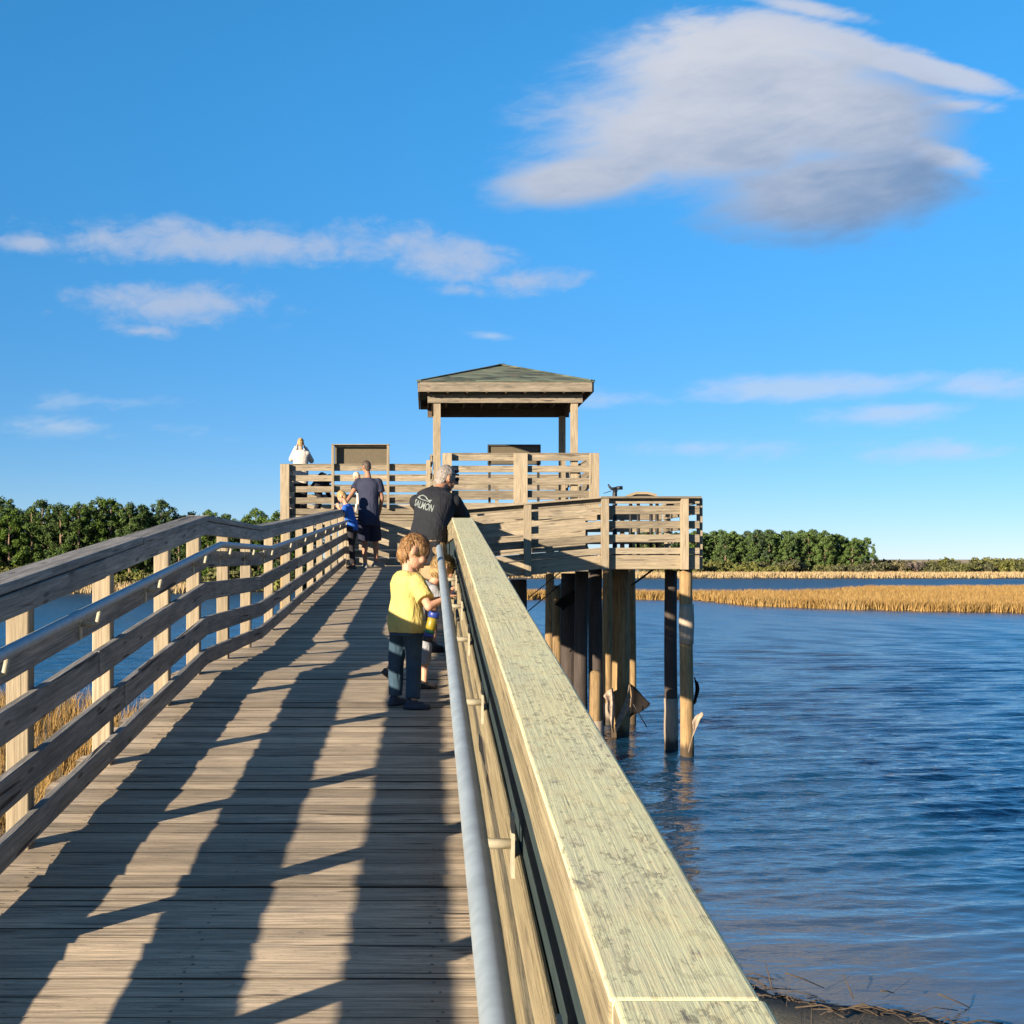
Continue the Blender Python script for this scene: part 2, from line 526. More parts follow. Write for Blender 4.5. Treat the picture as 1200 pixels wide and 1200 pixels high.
def loft(bm, rings, n=20):
    """rings: (centre, side vector, depth vector, half width, half depth)"""
    prev = None
    for c, s, t, a, b in rings:
        c = Vector(c)
        ring = []
        for k in range(n):
            th = k * math.tau / n
            ca, sa = math.cos(th), math.sin(th)
            e = 0.85
            ring.append(bm.verts.new(c + s * (a * math.copysign(abs(ca) ** e, ca)) + t * (b * math.copysign(abs(sa) ** e, sa))))
        if prev:
            for k in range(n):
                bm.faces.new((prev[k], prev[(k + 1) % n], ring[(k + 1) % n], ring[k]))
        else:
            bm.faces.new(ring[::-1])
        prev = ring
    bm.faces.new(prev)

def fuse(name, bm, vox, mat, parent, smooth=2, wrinkle=0.0, seed=0):
    """one continuous surface out of the overlapping closed pieces"""
    me = bpy.data.meshes.new(name)
    bm.to_mesh(me); bm.free()
    o = bpy.data.objects.new(name + '_tmp', me)
    COL.objects.link(o)
    r = o.modifiers.new('r', 'REMESH'); r.mode = 'VOXEL'; r.voxel_size = vox
    s = o.modifiers.new('s', 'SMOOTH'); s.factor = .5; s.iterations = smooth
    dg = bpy.context.evaluated_depsgraph_get()
    dg.update()
    new = bpy.data.meshes.new_from_object(o.evaluated_get(dg))
    bpy.data.objects.remove(o); bpy.data.meshes.remove(me)
    new.name = name
    if wrinkle:
        nrm_ = [v.normal.copy() for v in new.vertices]
        cos = []
        for v, q in zip(new.vertices, nrm_):
            p = v.co * 9 + Vector((seed, 0, 0))
            p.z *= .55
            k = mnoise.noise(p) + .5 * mnoise.noise(p * 2.3)
            cos += list(v.co + q * (k * wrinkle))
        new.vertices.foreach_set('co', cos)
        new.update()
    for p in new.polygons: p.use_smooth = True
    ob = link(name, new, mat)
    rebase(parent, ob)
    return ob

def hand(bm, wr, d, nrm, thumb, size, curl=.5):
    """palm and five curled fingers: d along the hand, nrm out of the palm, thumb = side of the thumb"""
    wr, d, nrm = Vector(wr), Vector(d).normalized(), Vector(nrm).normalized()
    nrm = (nrm - d * nrm.dot(d)).normalized()
    sd_ = d.cross(nrm).normalized()
    if sd_.dot(Vector(thumb)) < 0: sd_ = -sd_
    S = size
    add_ell(bm, wr + d * S * .24, (sd_, d, nrm), (S * .215, S * .29, S * .085), 12)
    for k, ln in enumerate((.40, .45, .42, .33)):
        b0 = wr + d * S * (.44 - .015 * abs(k - 1)) + sd_ * S * (.155 - .104 * k)
        d1 = (d + nrm * curl * .7 + sd_ * (.10 - .07 * k)).normalized()
        b1 = b0 + d1 * S * ln * .5
        d2 = (d + nrm * curl * 2.0).normalized()
        b2 = b1 + d2 * S * ln * .5
        limb(bm, b0, b1, S * .05, S * .045, n=8); limb(bm, b1, b2, S * .045, S * .036, n=8)
    b0 = wr + d * S * .14 + sd_ * S * .17
    b1 = b0 + (d * .7 + sd_ * .75 + nrm * .3).normalized() * S * .21
    b2 = b1 + (d * .9 + sd_ * .2 + nrm * .5).normalized() * S * .17
    limb(bm, b0, b1, S * .062, S * .05, n=8); limb(bm, b1, b2, S * .05, S * .038, n=8)

def head_frame(hd, roll=0.0):
    f = Vector(hd).normalized()
    r = f.cross(Vector((0, 0, 1))).normalized()
    u = r.cross(f).normalized()
    if roll:
        q = Matrix.Rotation(roll, 3, f)
        r, u = q @ r, q @ u
    return r, f, u

def person(label, base, J, hd, fw, k, skin, hair, shirt, pants, shoe_m, vox, sleeve=.6, leg=.95, group=None,
           hk=1.0, hair_len=0.0, hem=.0, build=1.0, pb=1.0, strands=0, roll=0.0, bun=False, toes=None, wr=.006, baggy=1.0, hands=True):
    """J: joints in the scene; k: body scale (1 = adult); hd: where the face looks; fw: where the chest faces"""
    root = tag(empty('person', base), label, 'person', group)
    fw = Vector((fw[0], fw[1], 0)).normalized()
    j = {a: Vector(b) for a, b in J.items()}
    side = (j['shR'] - j['shL']).normalized()
    spine = (j['neck'] - j['pel']).normalized()
    dep = spine.cross(side).normalized()
    if dep.dot(fw) < 0: dep = -dep
    hs = Vector((fw.y, -fw.x, 0))
    hipR, hipL = j['pel'] + hs * .085 * k - Vector((0, 0, .03 * k)), j['pel'] - hs * .085 * k - Vector((0, 0, .03 * k))
    B = k * build
    r, f, u = head_frame(hd, roll)
    hc = j['head']
    # ---- body, one surface
    bm = bmesh.new()
    add_ell(bm, hc + u * .018 * hk, (r, f, u), (.074 * hk, .092 * hk, .094 * hk), 20)
    add_ell(bm, hc - u * .05 * hk + f * .026 * hk, (r, f, u), (.056 * hk, .062 * hk, .056 * hk), 16)
    add_ell(bm, hc - u * .088 * hk + f * .062 * hk, (r, f, u), (.024 * hk, .022 * hk, .018 * hk), 10)
    limb(bm, hc + f * .088 * hk + u * .012 * hk, hc + f * .101 * hk - u * .020 * hk, .008 * hk, .0095 * hk, n=10)
    add_ell(bm, hc + f * .088 * hk - u * .055 * hk, (r, f, u), (.026 * hk, .012 * hk, .011 * hk), 10)
    for s_ in (1, -1):
        add_ell(bm, hc + r * .078 * hk * s_ - f * .020 * hk - u * .016 * hk, ((r * s_ - f * .5).normalized(), f, u), (.010 * hk, .019 * hk, .031 * hk), 12)
        add_ell(bm, hc + r * .040 * hk * s_ + f * .058 * hk - u * .028 * hk, (r, f, u), (.026 * hk, .024 * hk, .026 * hk), 10)
    limb(bm, j['neck'] - spine * .03 * k, hc - u * .05 * hk - f * .012 * hk, .056 * B, .046 * (k * .55 + hk * .45), n=16)
    mid = j['pel'].lerp(j['neck'], .45)
    def torso(bm_, g, lo=None):
        q = []
        lowc = j['pel'] - Vector((0, 0, .09 * k)) if lo is None else lo
        q.append((lowc, hs, fw, .145 * B + g, .105 * B + g))
        q.append((j['pel'], (hs * .8 + side * .2).normalized(), (fw * .7 + dep * .3).normalized(), .155 * B + g, .112 * B + g))
        q.append((mid, side, dep, .142 * B + g, .105 * B + g))
        q.append((j['pel'].lerp(j['neck'], .74), side, dep, .168 * B + g, .115 * B + g))
        q.append((j['pel'].lerp(j['neck'], .90), side, dep, .165 * B + g, .09 * B + g))
        q.append((j['neck'] + spine * .0 * k, side, dep, .085 * B + g, .062 * B + g))
        loft(bm_, q)
    torso(bm, 0.0)
    for sh, el, wr_, sgn in (('shR', 'elR', 'wrR', 1), ('shL', 'elL', 'wrL', -1)):
        limb(bm, j[sh], j[el], .047 * B, .037 * B); limb(bm, j[el], j[wr_], .038 * B, .025 * B)
        if hands:
            d = (j[wr_] - j[el]).normalized()
            nrm = Vector((0, 0, -1)) if abs(d.z) < .75 else -side * sgn
            hand(bm, j[wr_], d, nrm, fw if abs(d.z) >= .75 else -hs * sgn, .185 * k, .45)
    legs = (('knR', 'anR', hipR, 'toeR'), ('knL', 'anL', hipL, 'toeL'))
    for kn, an, hp, to in legs:
        limb(bm, hp, j[kn], .082 * B, .052 * B); limb(bm, j[kn], j[an], .051 * B, .034 * B)
        cm = j[kn].lerp(j[an], .3) - fw * .012 * k
        ball(bm, cm, .055 * B)
    fuse('body', bm, vox, skin, root)
    # ---- hair
    bm = bmesh.new()
    bmesh.ops.create_icosphere(bm, subdivisions=5, radius=1.0)
    for v in bm.verts:
        d = v.co.normalized()
        w = d.z * 1.0 - d.y * .95 + .10 + hair_len * max(0, -d.y)
        w -= max(0, .18 - abs(d.x)) * 0
        w = min(1, max(0, w / .36))
        w = w * w * (3 - 2 * w)
        if abs(d.x) > .78 and -.55 < d.z < .16 and d.y > -.5: w *= .15
        w = min(w, max(0, (d.z + .80 + hair_len * .2) / .2))
        nn = mnoise.noise(Vector((d.x * 4, d.y * 4, d.z * 4)) + Vector((k * 7, 1, 2))) * .7 + mnoise.noise(Vector((d.x * 13, d.y * 13, d.z * 6))) * .7
        rr = .95 + w * (.08 + .065 * nn + .06 * hair_len)
        v.co = hc + u * .018 * hk + r * (d.x * .078 * hk * rr) + f * (d.y * .094 * hk * rr) + u * (d.z * .096 * hk * rr)
    nv = len(bm.verts)
    add_ell(bm, hc - u * .040 * hk - f * .050 * hk, (r, f, u), (.054 * hk, .040 * hk, .050 * hk), 24)
    bm.verts.ensure_lookup_table()
    for v in bm.verts[nv:]:
        v.co += (v.co - hc).normalized() * .012 * hk * mnoise.noise(v.co * 45)
    me = bpy.data.meshes.new('hair')
    if strands:
        rs_ = random.Random(int(k * 1000))
        cen = hc + u * .018 * hk
        base_v = [v.co.copy() for v in bm.verts if (v.co - cen).length > .086 * hk]
        crown_ = hc + u * .11 * hk - f * .05 * hk
        for _ in range(strands):
            p = rs_.choice(base_v)
            n_ = (p - cen).normalized()
            flow = (p - crown_)
            flow = (flow - n_ * flow.dot(n_)).normalized() if flow.length > .01 else f
            flow = (flow + Vector((rs_.gauss(0, .13), rs_.gauss(0, .13), rs_.gauss(0, .13)))).normalized()
            l_ = rs_.uniform(.02, .045) * hk
            p0 = p - n_ * .006
            p1 = p + flow * l_ * .5 + n_ * rs_.uniform(.000, .005)
            p2 = p + flow * l_ + n_ * rs_.uniform(-.006, .002)
            w_ = flow.cross(n_).normalized() * rs_.uniform(.0012, .0024)
            a_ = [bm.verts.new(q) for q in (p0 - w_, p0 + w_, p1 + w_, p1 - w_, p2)]
            bm.faces.new((a_[0], a_[1], a_[2], a_[3])); bm.faces.new((a_[3], a_[2], a_[4]))
    if bun:
        add_ell(bm, hc + u * .085 * hk - f * .07 * hk, (r, f, u), (.045, .042, .04), 14)
    bm.to_mesh(me); bm.free()
    for p in me.polygons: p.use_smooth = True
    rebase(root, link('hair', me, hair))
    # ---- eyes and mouth
    for s_ in (1, -1):
        bm = bmesh.new()
        add_ell(bm, hc + r * .031 * hk * s_ + f * .083 * hk + u * .004 * hk, (r, f, u), (.011 * hk, .008 * hk, .007 * hk), 10)
        rebase(root, obj('eye', bm, EYE, smooth=True))
    bm = bmesh.new()
    add_ell(bm, hc + f * .096 * hk - u * .055 * hk, (r, f, u), (.019 * hk, .006 * hk, .006 * hk), 10)
    rebase(root, obj('mouth', bm, LIP, smooth=True))
    # ---- clothes
    g = .016 * k * baggy
    bm = bmesh.new()
    torso(bm, g, j['pel'] - Vector((0, 0, (.10 + hem) * k)))
    limb(bm, j['shL'], j['shR'], .056 * B + g * .4, .056 * B + g * .4)
    for sh, el, wr_ in (('shR', 'elR', 'wrR'), ('shL', 'elL', 'wrL')):
        if sleeve <= 1:
            e = j[sh].lerp(j[el], sleeve)
            limb(bm, j[sh], e, .056 * B + g * .5, .056 * B + g * .9, balls=False)
            ball(bm, j[sh], .058 * B + g * .5)
        else:
            limb(bm, j[sh], j[el], .056 * B + g * .5, .046 * B + g * .6)
            limb(bm, j[el], j[el].lerp(j[wr_], .93), .046 * B + g * .6, .034 * B + g * .5, balls=False)
    sh_o = fuse('shirt', bm, vox, shirt, root, wrinkle=wr * k, seed=k * 31, smooth=1)
    bm = bmesh.new()
    loft(bm, [(j['pel'] - Vector((0, 0, .13 * k)), hs, fw, .15 * B + g * .6, .11 * B + g * .6), (j['pel'] + Vector((0, 0, .05 * k)), hs, fw, .15 * B + g * .5, .108 * B + g * .5)])
    for kn, an, hp, to in legs:
        if leg > 1:
            limb(bm, hp, j[kn], .090 * B * pb + g * .4, .062 * B * pb + g * .4)
            limb(bm, j[kn], j[kn].lerp(j[an], leg - 1), .062 * B * pb + g * .4, .052 * B * pb + g * .5, balls=False)
        else:
            e = hp.lerp(j[kn], leg)
            limb(bm, hp, e, .094 * B + g * .6, .082 * B + g, balls=False)
            ball(bm, hp, .094 * B + g * .5)
    fuse('trousers' if leg > 1 else 'shorts', bm, vox, pants, root, wrinkle=wr * k, seed=k * 17, smooth=1)
    for kn, an, hp, to in legs:
        a = j[an]
        t = (toes or {}).get(to, fw)
        t = Vector((t[0], t[1], t[2] if len(t) > 2 else 0)).normalized()
        dn = Vector((0, 0, -1)) if abs(t.z) < .6 else Vector((-fw.x, -fw.y, 0))
        s_ = t.cross(dn).normalized()
        bm = bmesh.new()
        add_ell(bm, a + dn * .042 * k + t * .035 * k, (s_, t, -dn), (.044 * k, .125 * k, .034 * k), 14)
        add_ell(bm, a + dn * .02 * k - t * .01 * k, (s_, t, -dn), (.042 * k, .055 * k, .05 * k), 12)
        loft(bm, [(a + dn * .078 * k + t * .035 * k, s_, t, .046 * k, .13 * k), (a + dn * .058 * k + t * .035 * k, s_, t, .047 * k, .132 * k)], 16)
        fuse('shoe', bm, max(.006, vox), shoe_m, root, smooth=1)
    return root, sh_o

W = Vector
C_yel = cloth_mat('yellow_cotton', (0.43, 0.345, 0.115))
C_jean = cloth_mat('blue_denim', (0.030, 0.058, 0.090))
C_navy = cloth_mat('navy_cotton', (0.022, 0.026, 0.05))
C_navy2 = cloth_mat('navy_shorts', (0.014, 0.016, 0.034))
C_black = cloth_mat('charcoal_cotton', (0.014, 0.015, 0.020))
C_khaki = cloth_mat('khaki_cotton', (0.25, 0.18, 0.105))
C_blue = cloth_mat('royal_blue_cotton', (0.02, 0.09, 0.36))
C_grey = cloth_mat('grey_cotton', (0.24, 0.25, 0.28))
C_white = cloth_mat('cream_jacket', (0.46, 0.42, 0.38))
C_dark = cloth_mat('dark_jacket', (0.018, 0.017, 0.022))
S_dark = simple('dark_shoe', (0.025, 0.025, 0.03), .6)
S_navy = simple('navy_shoe', (0.02, 0.028, 0.05), .6)
S_grey = simple('grey_shoe', (0.16, 0.16, 0.17), .6)

# man leaning on the right railing
dz = zd(12.3)
j = dict(pel=(.0, 12.18, .11), neck=(.095, 12.42, .585), head=(.165, 12.50, .70), shR=(.235, 12.33, .485), shL=(-.085, 12.51, .495),
         elR=(.325, 12.56, .335), wrR=(.20, 12.79, .335), elL=(.03, 12.80, .36), wrL=(.215, 12.95, .33),
         knR=(.05, 12.22, -.325), anR=(.05, 12.08, dz + .075), knL=(-.12, 12.28, -.325), anL=(-.13, 12.18, dz + .075))
man, shirt_o = person('man in a black T-shirt with a pale back print leaning on the right railing', (0, 12.2, dz), j, (.74, .62, -.22), (.55, .83), 1.0, SK2, HG,
                      C_black, C_khaki, S_dark, .009, sleeve=.85, leg=.98, hem=.06, build=1.0, baggy=1.3, group=None)
# sunglasses pushed round the head
r_, f_, u_ = head_frame((.74, .62, -.22))
hc = W(j['head'])
bm = bmesh.new()
limb(bm, hc + u_ * .03 + r_ * .085 - f_ * .01, hc + u_ * .05 + r_ * .06 + f_ * .085, .006, .009)
for s_ in (1, -1):
    add_ell(bm, hc + r_ * .036 * s_ + f_ * .098 + u_ * .012, (r_, f_, u_), (.032, .01, .024), 12)
add_ell(bm, hc + u_ * .085 + f_ * .055, (r_, f_, u_), (.07, .06, .028), 14)
rebase(man, fuse('sunglasses', bm, .006, S_dark, man))
# pale print across the shoulder blades
PRINT = simple('pale_print', (0.15, 0.175, 0.168), .8, var=.25, scale=60)
def printed(parent, shirt, origin, R3, U3, N3, shapes, mat):
    dg = bpy.context.evaluated_depsgraph_get(); dg.update()
    bv = BVHTree.FromPolygons([v.co.copy() for v in shirt.data.vertices], [tuple(p.vertices) for p in shirt.data.polygons])
    bm = bmesh.new()
    for me, sx, sy, ox, oy in shapes:
        idx = {}
        for v in me.vertices:
            x, y = v.co.x * sx + ox, v.co.y * sy + oy
            st_ = origin + R3 * x + U3 * y - N3 * .5
            hit = bv.ray_cast(st_, N3)
            idx[v.index] = bm.verts.new((hit[0] if hit[0] else origin + R3 * x + U3 * y) - N3 * .004)
        for p in me.polygons:
            try: bm.faces.new([idx[i] for i in p.vertices])
            except ValueError: pass
    me = bpy.data.meshes.new('back_print'); bm.to_mesh(me); bm.free()
    o = link('back_print', me, mat)
    sm = o.modifiers.new('t', 'SOLIDIFY'); sm.thickness = .002
    rebase(parent, o)
def text_mesh(t):
    cu = bpy.data.curves.new('txt', 'FONT'); cu.body = t; cu.align_x = 'CENTER'; cu.offset = .02
    o = bpy.data.objects.new('txt', cu); COL.objects.link(o)
    dg = bpy.context.evaluated_depsgraph_get(); dg.update()
    me = bpy.data.meshes.new_from_object(o.evaluated_get(dg))
    bpy.data.objects.remove(o)
    return me
me_fish = bpy.data.meshes.new('fish')
pts = [(-.5, 0), (-.42, .12), (-.2, .24), (.05, .22), (.28, .08), (.5, .14), (.42, 0), (.5, -.05), (.25, -.02), (-.1, -.03)]
me_fish.from_pydata([(x, y, 0) for x, y in pts], [], [tuple(range(len(pts)))])
N3 = W((.30, .93, .12)).normalized()
U3 = W((.12, .32, .94)); U3 = (U3 - N3 * U3.dot(N3)).normalized()
R3 = N3.cross(U3).normalized()
if R3.x < 0: R3 = -R3
q = Matrix.Rotation(R(-13), 3, N3) @ R3 if True else R3
if q.z > 0: q = Matrix.Rotation(R(13), 3, N3) @ R3
R3 = q; U3 = R3.cross(N3).normalized()
if U3.z < 0: U3 = -U3
printed(man, shirt_o, W((-.005, 12.3, .475)), R3, U3, N3, [(text_mesh('SALMON'), .052, .076, 0, -.04), (me_fish, .155, .15, -.012, .028)], PRINT)

# boy in the yellow T-shirt
dz = zd(8.64)
j = dict(pel=at(476, 728, 8.64), neck=at(479, 670, 8.66), head=at(484.5, 646.5, 8.68), shR=at(489, 682, 8.55), shL=at(471, 681, 8.78),
         elR=at(502.5, 711, 8.44), wrR=at(521, 702, 8.50), elL=at(495, 707, 8.93), wrL=at(515, 702, 8.98),
         knR=at(485, 773, 8.68), anR=at(484, 818, 8.62), knL=at(464.5, 774, 8.74), anL=at(463, 816, 8.74))
j['anR'].z = zd(j['anR'].y) + .052; j['anL'].z = zd(j['anL'].y) + .052
hdY = (.80, .26, -.46)
person('boy in a yellow T-shirt and blue jeans looking down at the metal handrail', (j['pel'].x, 8.66, dz), j, hdY, (.78, .62), .66, SK, HB,
       C_yel, C_jean, S_navy, .0055, sleeve=.74, leg=1.96, hem=.0, hk=.99, build=1.06, baggy=1.9, pb=.93, strands=1800, roll=R(-6), toes=dict(toeR=(.95, -.1), toeL=(.6, .7)), wr=.009)
# toy blaster hanging in front of him
toy = tag(empty('toy_blaster', at(505, 752, 8.52)), 'blue and yellow toy blaster held at the side of the boy in yellow', 'toy')
TB = simple('toy_blue', (0.015, 0.035, 0.20), .4, var=.05); TY = simple('toy_yellow', (0.22, 0.165, 0.012), .4, var=.05)
TG = simple('toy_green', (0.02, 0.15, 0.08), .4, var=.05); TK = simple('toy_black', (0.012, 0.012, 0.015), .5)
A_, B_ = at(509.5, 716, 8.5), at(500.5, 752, 8.5)
for nm, t0, t1, rr, mt in (('cap', 0, .22, .034, TB), ('barrel', .22, .62, .030, TY), ('band', .62, .72, .032, TG), ('grip_ring', .72, .84, .031, TB), ('muzzle', .84, 1.0, .029, TK)):
    bm = wbm()
    p, q = A_.lerp(B_, t0 + .003), A_.lerp(B_, t1)
    d = (q - p)
    tube(bm, [p, p + d * .06, p + d * .94, q], [rr * .88, rr, rr, rr * .88], 18)
    rebase(toy, obj(nm, bm, mt))
bm = wbm()
tube(bm, [at(494, 690, 8.52), at(497, 702, 8.5), at(500, 713, 8.5), at(507, 718, 8.5)], [.007, .009, .009, .006], 8)
rebase(toy, obj('strap', bm, TY))
bm = wbm()
tube(bm, [at(492.5, 688, 8.53), at(498, 716, 8.515), at(498, 728, 8.51)], [.006, .012, .012], 8)
rebase(toy, obj('trigger_guard', bm, TK))

# small child crouching behind the handrail
dz = zd(9.4)
j = dict(pel=at(486, 724, 9.42), neck=at(507, 684, 9.42), head=at(518.5, 666.5, 9.44), shR=at(508, 692, 9.30), shL=at(502, 688, 9.53),
         elR=at(522, 706, 9.34), wrR=at(531, 691, 9.47), elL=at(516, 704, 9.62), wrL=at(530, 697, 9.66),
         knR=at(499, 758, 9.36), anR=at(497, 792, 9.32), knL=at(473, 762, 9.55), anL=at(454, 784, 9.5))
j['anR'].z = zd(j['anR'].y) + .045
j['anL'].z = zd(j['anL'].y) + .085
person('small blond child in a grey shirt bending towards the right railing behind the handrail', (j['pel'].x, 9.4, dz), j, (.72, .55, -.42), (.85, .5), .55, SK, HY,
       C_grey, C_grey, S_dark, .006, sleeve=.7, leg=1.5, hk=.86, build=1.05, baggy=1.4, hair_len=.3, strands=2500, toes=dict(toeR=(.9, .2), toeL=(.7, .25, -.55)), wr=.007)

# man with his back turned at the far end of the left railing
dz = zd(26.8)
Yb = 26.8
j = dict(pel=at(432, 606, Yb), neck=at(432, 561, Yb + .12), head=at(429.5, 547, Yb + .18), shR=at(443.5, 565, Yb + .06), shL=at(420, 565, Yb + .2),
         elR=at(447.5, 584, Yb + .05), wrR=at(445, 600, Yb + .2), elL=at(412.5, 579, Yb + .1), wrL=at(402.5, 593, Yb - .05),
         knR=at(440, 635, Yb + .1), anR=at(441, 660, Yb + .02), knL=at(427, 635, Yb + .05), anL=at(428, 660, Yb - .1))
j['anR'].z = zd(27.19) + .08; j['anL'].z = zd(j['anL'].y) + .08
person('man in navy T-shirt and shorts seen from behind, one arm along the left railing', (j['pel'].x, Yb, dz), j, (-.45, .88, -.1), (-.3, .95), 1.08, SK2, HD,
       C_navy, C_navy2, S_grey, .012, sleeve=.62, leg=.95, hem=.05, build=1.05, baggy=1.5, hk=1.02, toes=dict(toeR=(.7, .4), toeL=(-.3, .9)))
# infant carried at his chest
j2 = dict(pel=at(421, 585, 27.15), neck=at(419.5, 566, 27.15), head=at(418, 558, 27.15), shR=at(422, 568, 27.1), shL=at(417, 568, 27.2),
          elR=at(421.5, 574, 27.0), wrR=at(418, 578, 26.98), elL=at(414, 573, 27.15), wrL=at(414, 577, 27.1),
          knR=at(424, 592, 27.1), anR=at(423, 600, 27.1), knL=at(418, 592, 27.1), anL=at(417, 600, 27.1))
person('infant in cream carried at the chest of the man in navy', tuple(j2['anL'] - W((0, 0, .04))), j2, (.5, -.2, .1), (.8, -.3), .42, SK, hair_mat('pale_hair', (.35, .27, .19), (.5, .42, .33)),
       C_white, C_white, S_grey, .01, sleeve=1.5, leg=1.9, hk=.72, wr=.004, hands=False)
# blond boy in blue leaning over the left railing
Yc = 26.35
j = dict(pel=at(413, 617, Yc), neck=at(405.5, 591, Yc + .02), head=at(400.5, 581.5, Yc + .02), shR=at(407, 595.5, Yc + .17), shL=at(404, 595.5, Yc - .13),
         elR=at(400, 601, Yc + .3), wrR=at(396, 595, Yc + .2), elL=at(402, 604, Yc - .22), wrL=at(397, 595.5, Yc - .12),
         knR=at(412, 640, Yc + .1), anR=at(413, 661, Yc + .1), knL=at(412, 640, Yc - .08), anL=at(414, 661, Yc - .08))
j['anR'].z = zd(j['anR'].y) + .06; j['anL'].z = zd(j['anL'].y) + .06
for a in ('wrR', 'wrL'): j[a].z = zd(Yc) + 1.086 + .04
person('blond boy in a bright blue T-shirt peering over the left railing', (j['pel'].x, Yc, zd(Yc)), j, (-.8, .35, -.5), (-.9, .3), .78, SK, HY,
       C_blue, C_dark, S_dark, .010, sleeve=.7, leg=1.9, hk=.95, build=1.0, baggy=1.4)
# people on the upper deck
Yd = 35.0
j = dict(pel=at(352.5, 559, Yd), neck=at(352.5, 527.5, Yd + .03), head=at(352.3, 519, Yd + .08), shR=at(360, 532, Yd), shL=at(345, 532, Yd),
         elR=at(365, 540, Yd + .18), wrR=at(357, 523.5, Yd + .25), elL=at(341.5, 538, Yd + .18), wrL=at(348, 522.5, Yd + .25),
         knR=at(356.5, 580, Yd + .03), anR=at(356.5, 599, Yd), knL=at(348.5, 580, Yd + .03), anL=at(348.5, 599, Yd))
for a in ('anR', 'anL'): j[a].z = ZU + .075
person('woman in a cream jacket with a blond bun raising both hands to her face', (j['pel'].x, Yd, ZU), j, (-.1, .98, .05), (.1, 1), 1.0, SK, HY,
       C_white, C_dark, S_dark, .013, sleeve=1.5, leg=1.9, hem=.06, bun=True, baggy=2.0, build=1.02, hair_len=.2)
Ye = 35.2
j = dict(pel=at(371, 570, Ye), neck=at(381, 556, Ye + .25), head=at(386, 561, Ye + .42), shR=at(382, 559, Ye + .05), shL=at(376, 557, Ye + .4),
         elR=at(384, 572, Ye + .1), wrR=at(386, 583, Ye + .2), elL=at(381, 570, Ye + .45), wrL=at(385, 581, Ye + .45),
         knR=at(375, 584, Ye - .05), anR=at(370, 599, Ye - .05), knL=at(376, 583, Ye + .2), anL=at(372, 599, Ye + .2))
for a in ('anR', 'anL'): j[a].z = ZU + .075
person('person in dark clothes bending down behind the upper railing beside the woman in cream', (j['pel'].x, Ye, ZU), j, (.6, .5, -.6), (.8, .5), .9, SK, HD,
       C_dark, C_dark, S_dark, .013, sleeve=1.5, leg=1.9, baggy=1.8, build=1.05)

# ------------------------------------------------------------------ terrain and water
def lerp_tab(x, tab):
    if x <= tab[0][0]: return tab[0][1]
    for (a, b), (c, d) in zip(tab, tab[1:]):
        if x <= c:
            t = (x - a) / (c - a)
            return b + (d - b) * t
    return tab[-1][1]

def nz2(x, y, s, a):
    return mnoise.noise(Vector((x * s, y * s, 3.7))) * a

BANK = [(-60, 40), (-14, 37), (-7, 33), (-3.5, 27), (0, 17.5), (2.9, 12.7), (4.46, 11.55), (8, 9), (20, 2), (60, -15)]
ISN = [(4, 150), (9, 133), (24.5, 132), (26, 116), (31, 106.5), (41.4, 100), (60, 95), (140, 84)]
ISF = [(4, 152), (9, 146), (26, 143), (40, 147), (50, 166), (140, 190)]
SHORE = [(-90, 150), (-30, 154), (-20, 160), (-8, 200), (10, 276), (140, 280), (400, 260)]
def yb(x): return lerp_tab(x, BANK) + nz2(x, 0, 0.7, 0.5)
def isn(x): return lerp_tab(x, ISN) + nz2(x, 5, 0.35, 2.0) + nz2(x, 8, 1.3, 0.8)
def isf(x): return lerp_tab(x, ISF) + nz2(x, 9, 0.25, 3.0)
def shore(x): return lerp_tab(x, SHORE) + nz2(x, 15, 0.12, 4.0)
def ground(x, y):
    h = -1.0
    h = max(h, min(0.32, (yb(x) - y) * 0.11))
    if x > 4:
        h = max(h, min(0.14, (y - isn(x)) * 0.10, (isf(x) - y) * 0.10, (x - 4) * .1))
    h = max(h, min(0.4, (y - shore(x)) * 0.06))
    return ZW + h + nz2(x, y, 0.9, 0.05)

xs = [-4000, -1500, -700, -300, -200] + [-140 + i * 2.0 for i in range(60)] + [-20 + i * 0.5 for i in range(80)] + [20 + i * 1.5 for i in range(81)] + [160, 220, 300, 450, 700, 1500, 4000]
ys = [-60, -40, -25] + [-14 + i * 0.5 for i in range(110)] + [41 + i * 2.0 for i in range(25)] + [90 + i * 1.2 for i in range(80)] + [186 + i * 3 for i in range(40)] + [320, 350, 400, 500, 800, 1500, 3000, 7000]
bm = bmesh.new()
grid = [[bm.verts.new((x, y, ground(x, y))) for x in xs] for y in ys]
for j in range(len(ys) - 1):
    for i in range(len(xs) - 1):
        bm.faces.new((grid[j][i], grid[j][i + 1], grid[j + 1][i + 1], grid[j + 1][i]))
m, nt, b = material('marsh_ground')
pos = nt.new('ShaderNodeNewGeometry').outputs['Position']
gx, gy, gz = nt.sep(pos)
n1 = nt.noise(pos, 1.3, 6, 0.65)
n2 = nt.noise(pos, 14.0, 5, 0.7)
c = nt.mix(nt.mr(n1, 0.35, 0.65), (0.045, 0.036, 0.028), (0.085, 0.065, 0.042))
dry = nt.mr(nt.math('ADD', gz, nt.math('MULTIPLY', n1, 0.08)), ZW + 0.10, ZW + 0.30)
c2 = nt.mix(nt.mr(n2, 0.3, 0.7), (0.34, 0.24, 0.11), (0.45, 0.34, 0.18))
c = nt.mix(dry, c, c2)
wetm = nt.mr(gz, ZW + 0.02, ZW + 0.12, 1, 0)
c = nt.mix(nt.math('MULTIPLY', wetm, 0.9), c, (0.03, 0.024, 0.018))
nt.put(b.inputs['Base Color'], c)
b.inputs['Roughness'].default_value = 0.9
nt.put(b.inputs['Normal'], nt.bump(nt.math('ADD', n1, n2), 0.8, 0.05))
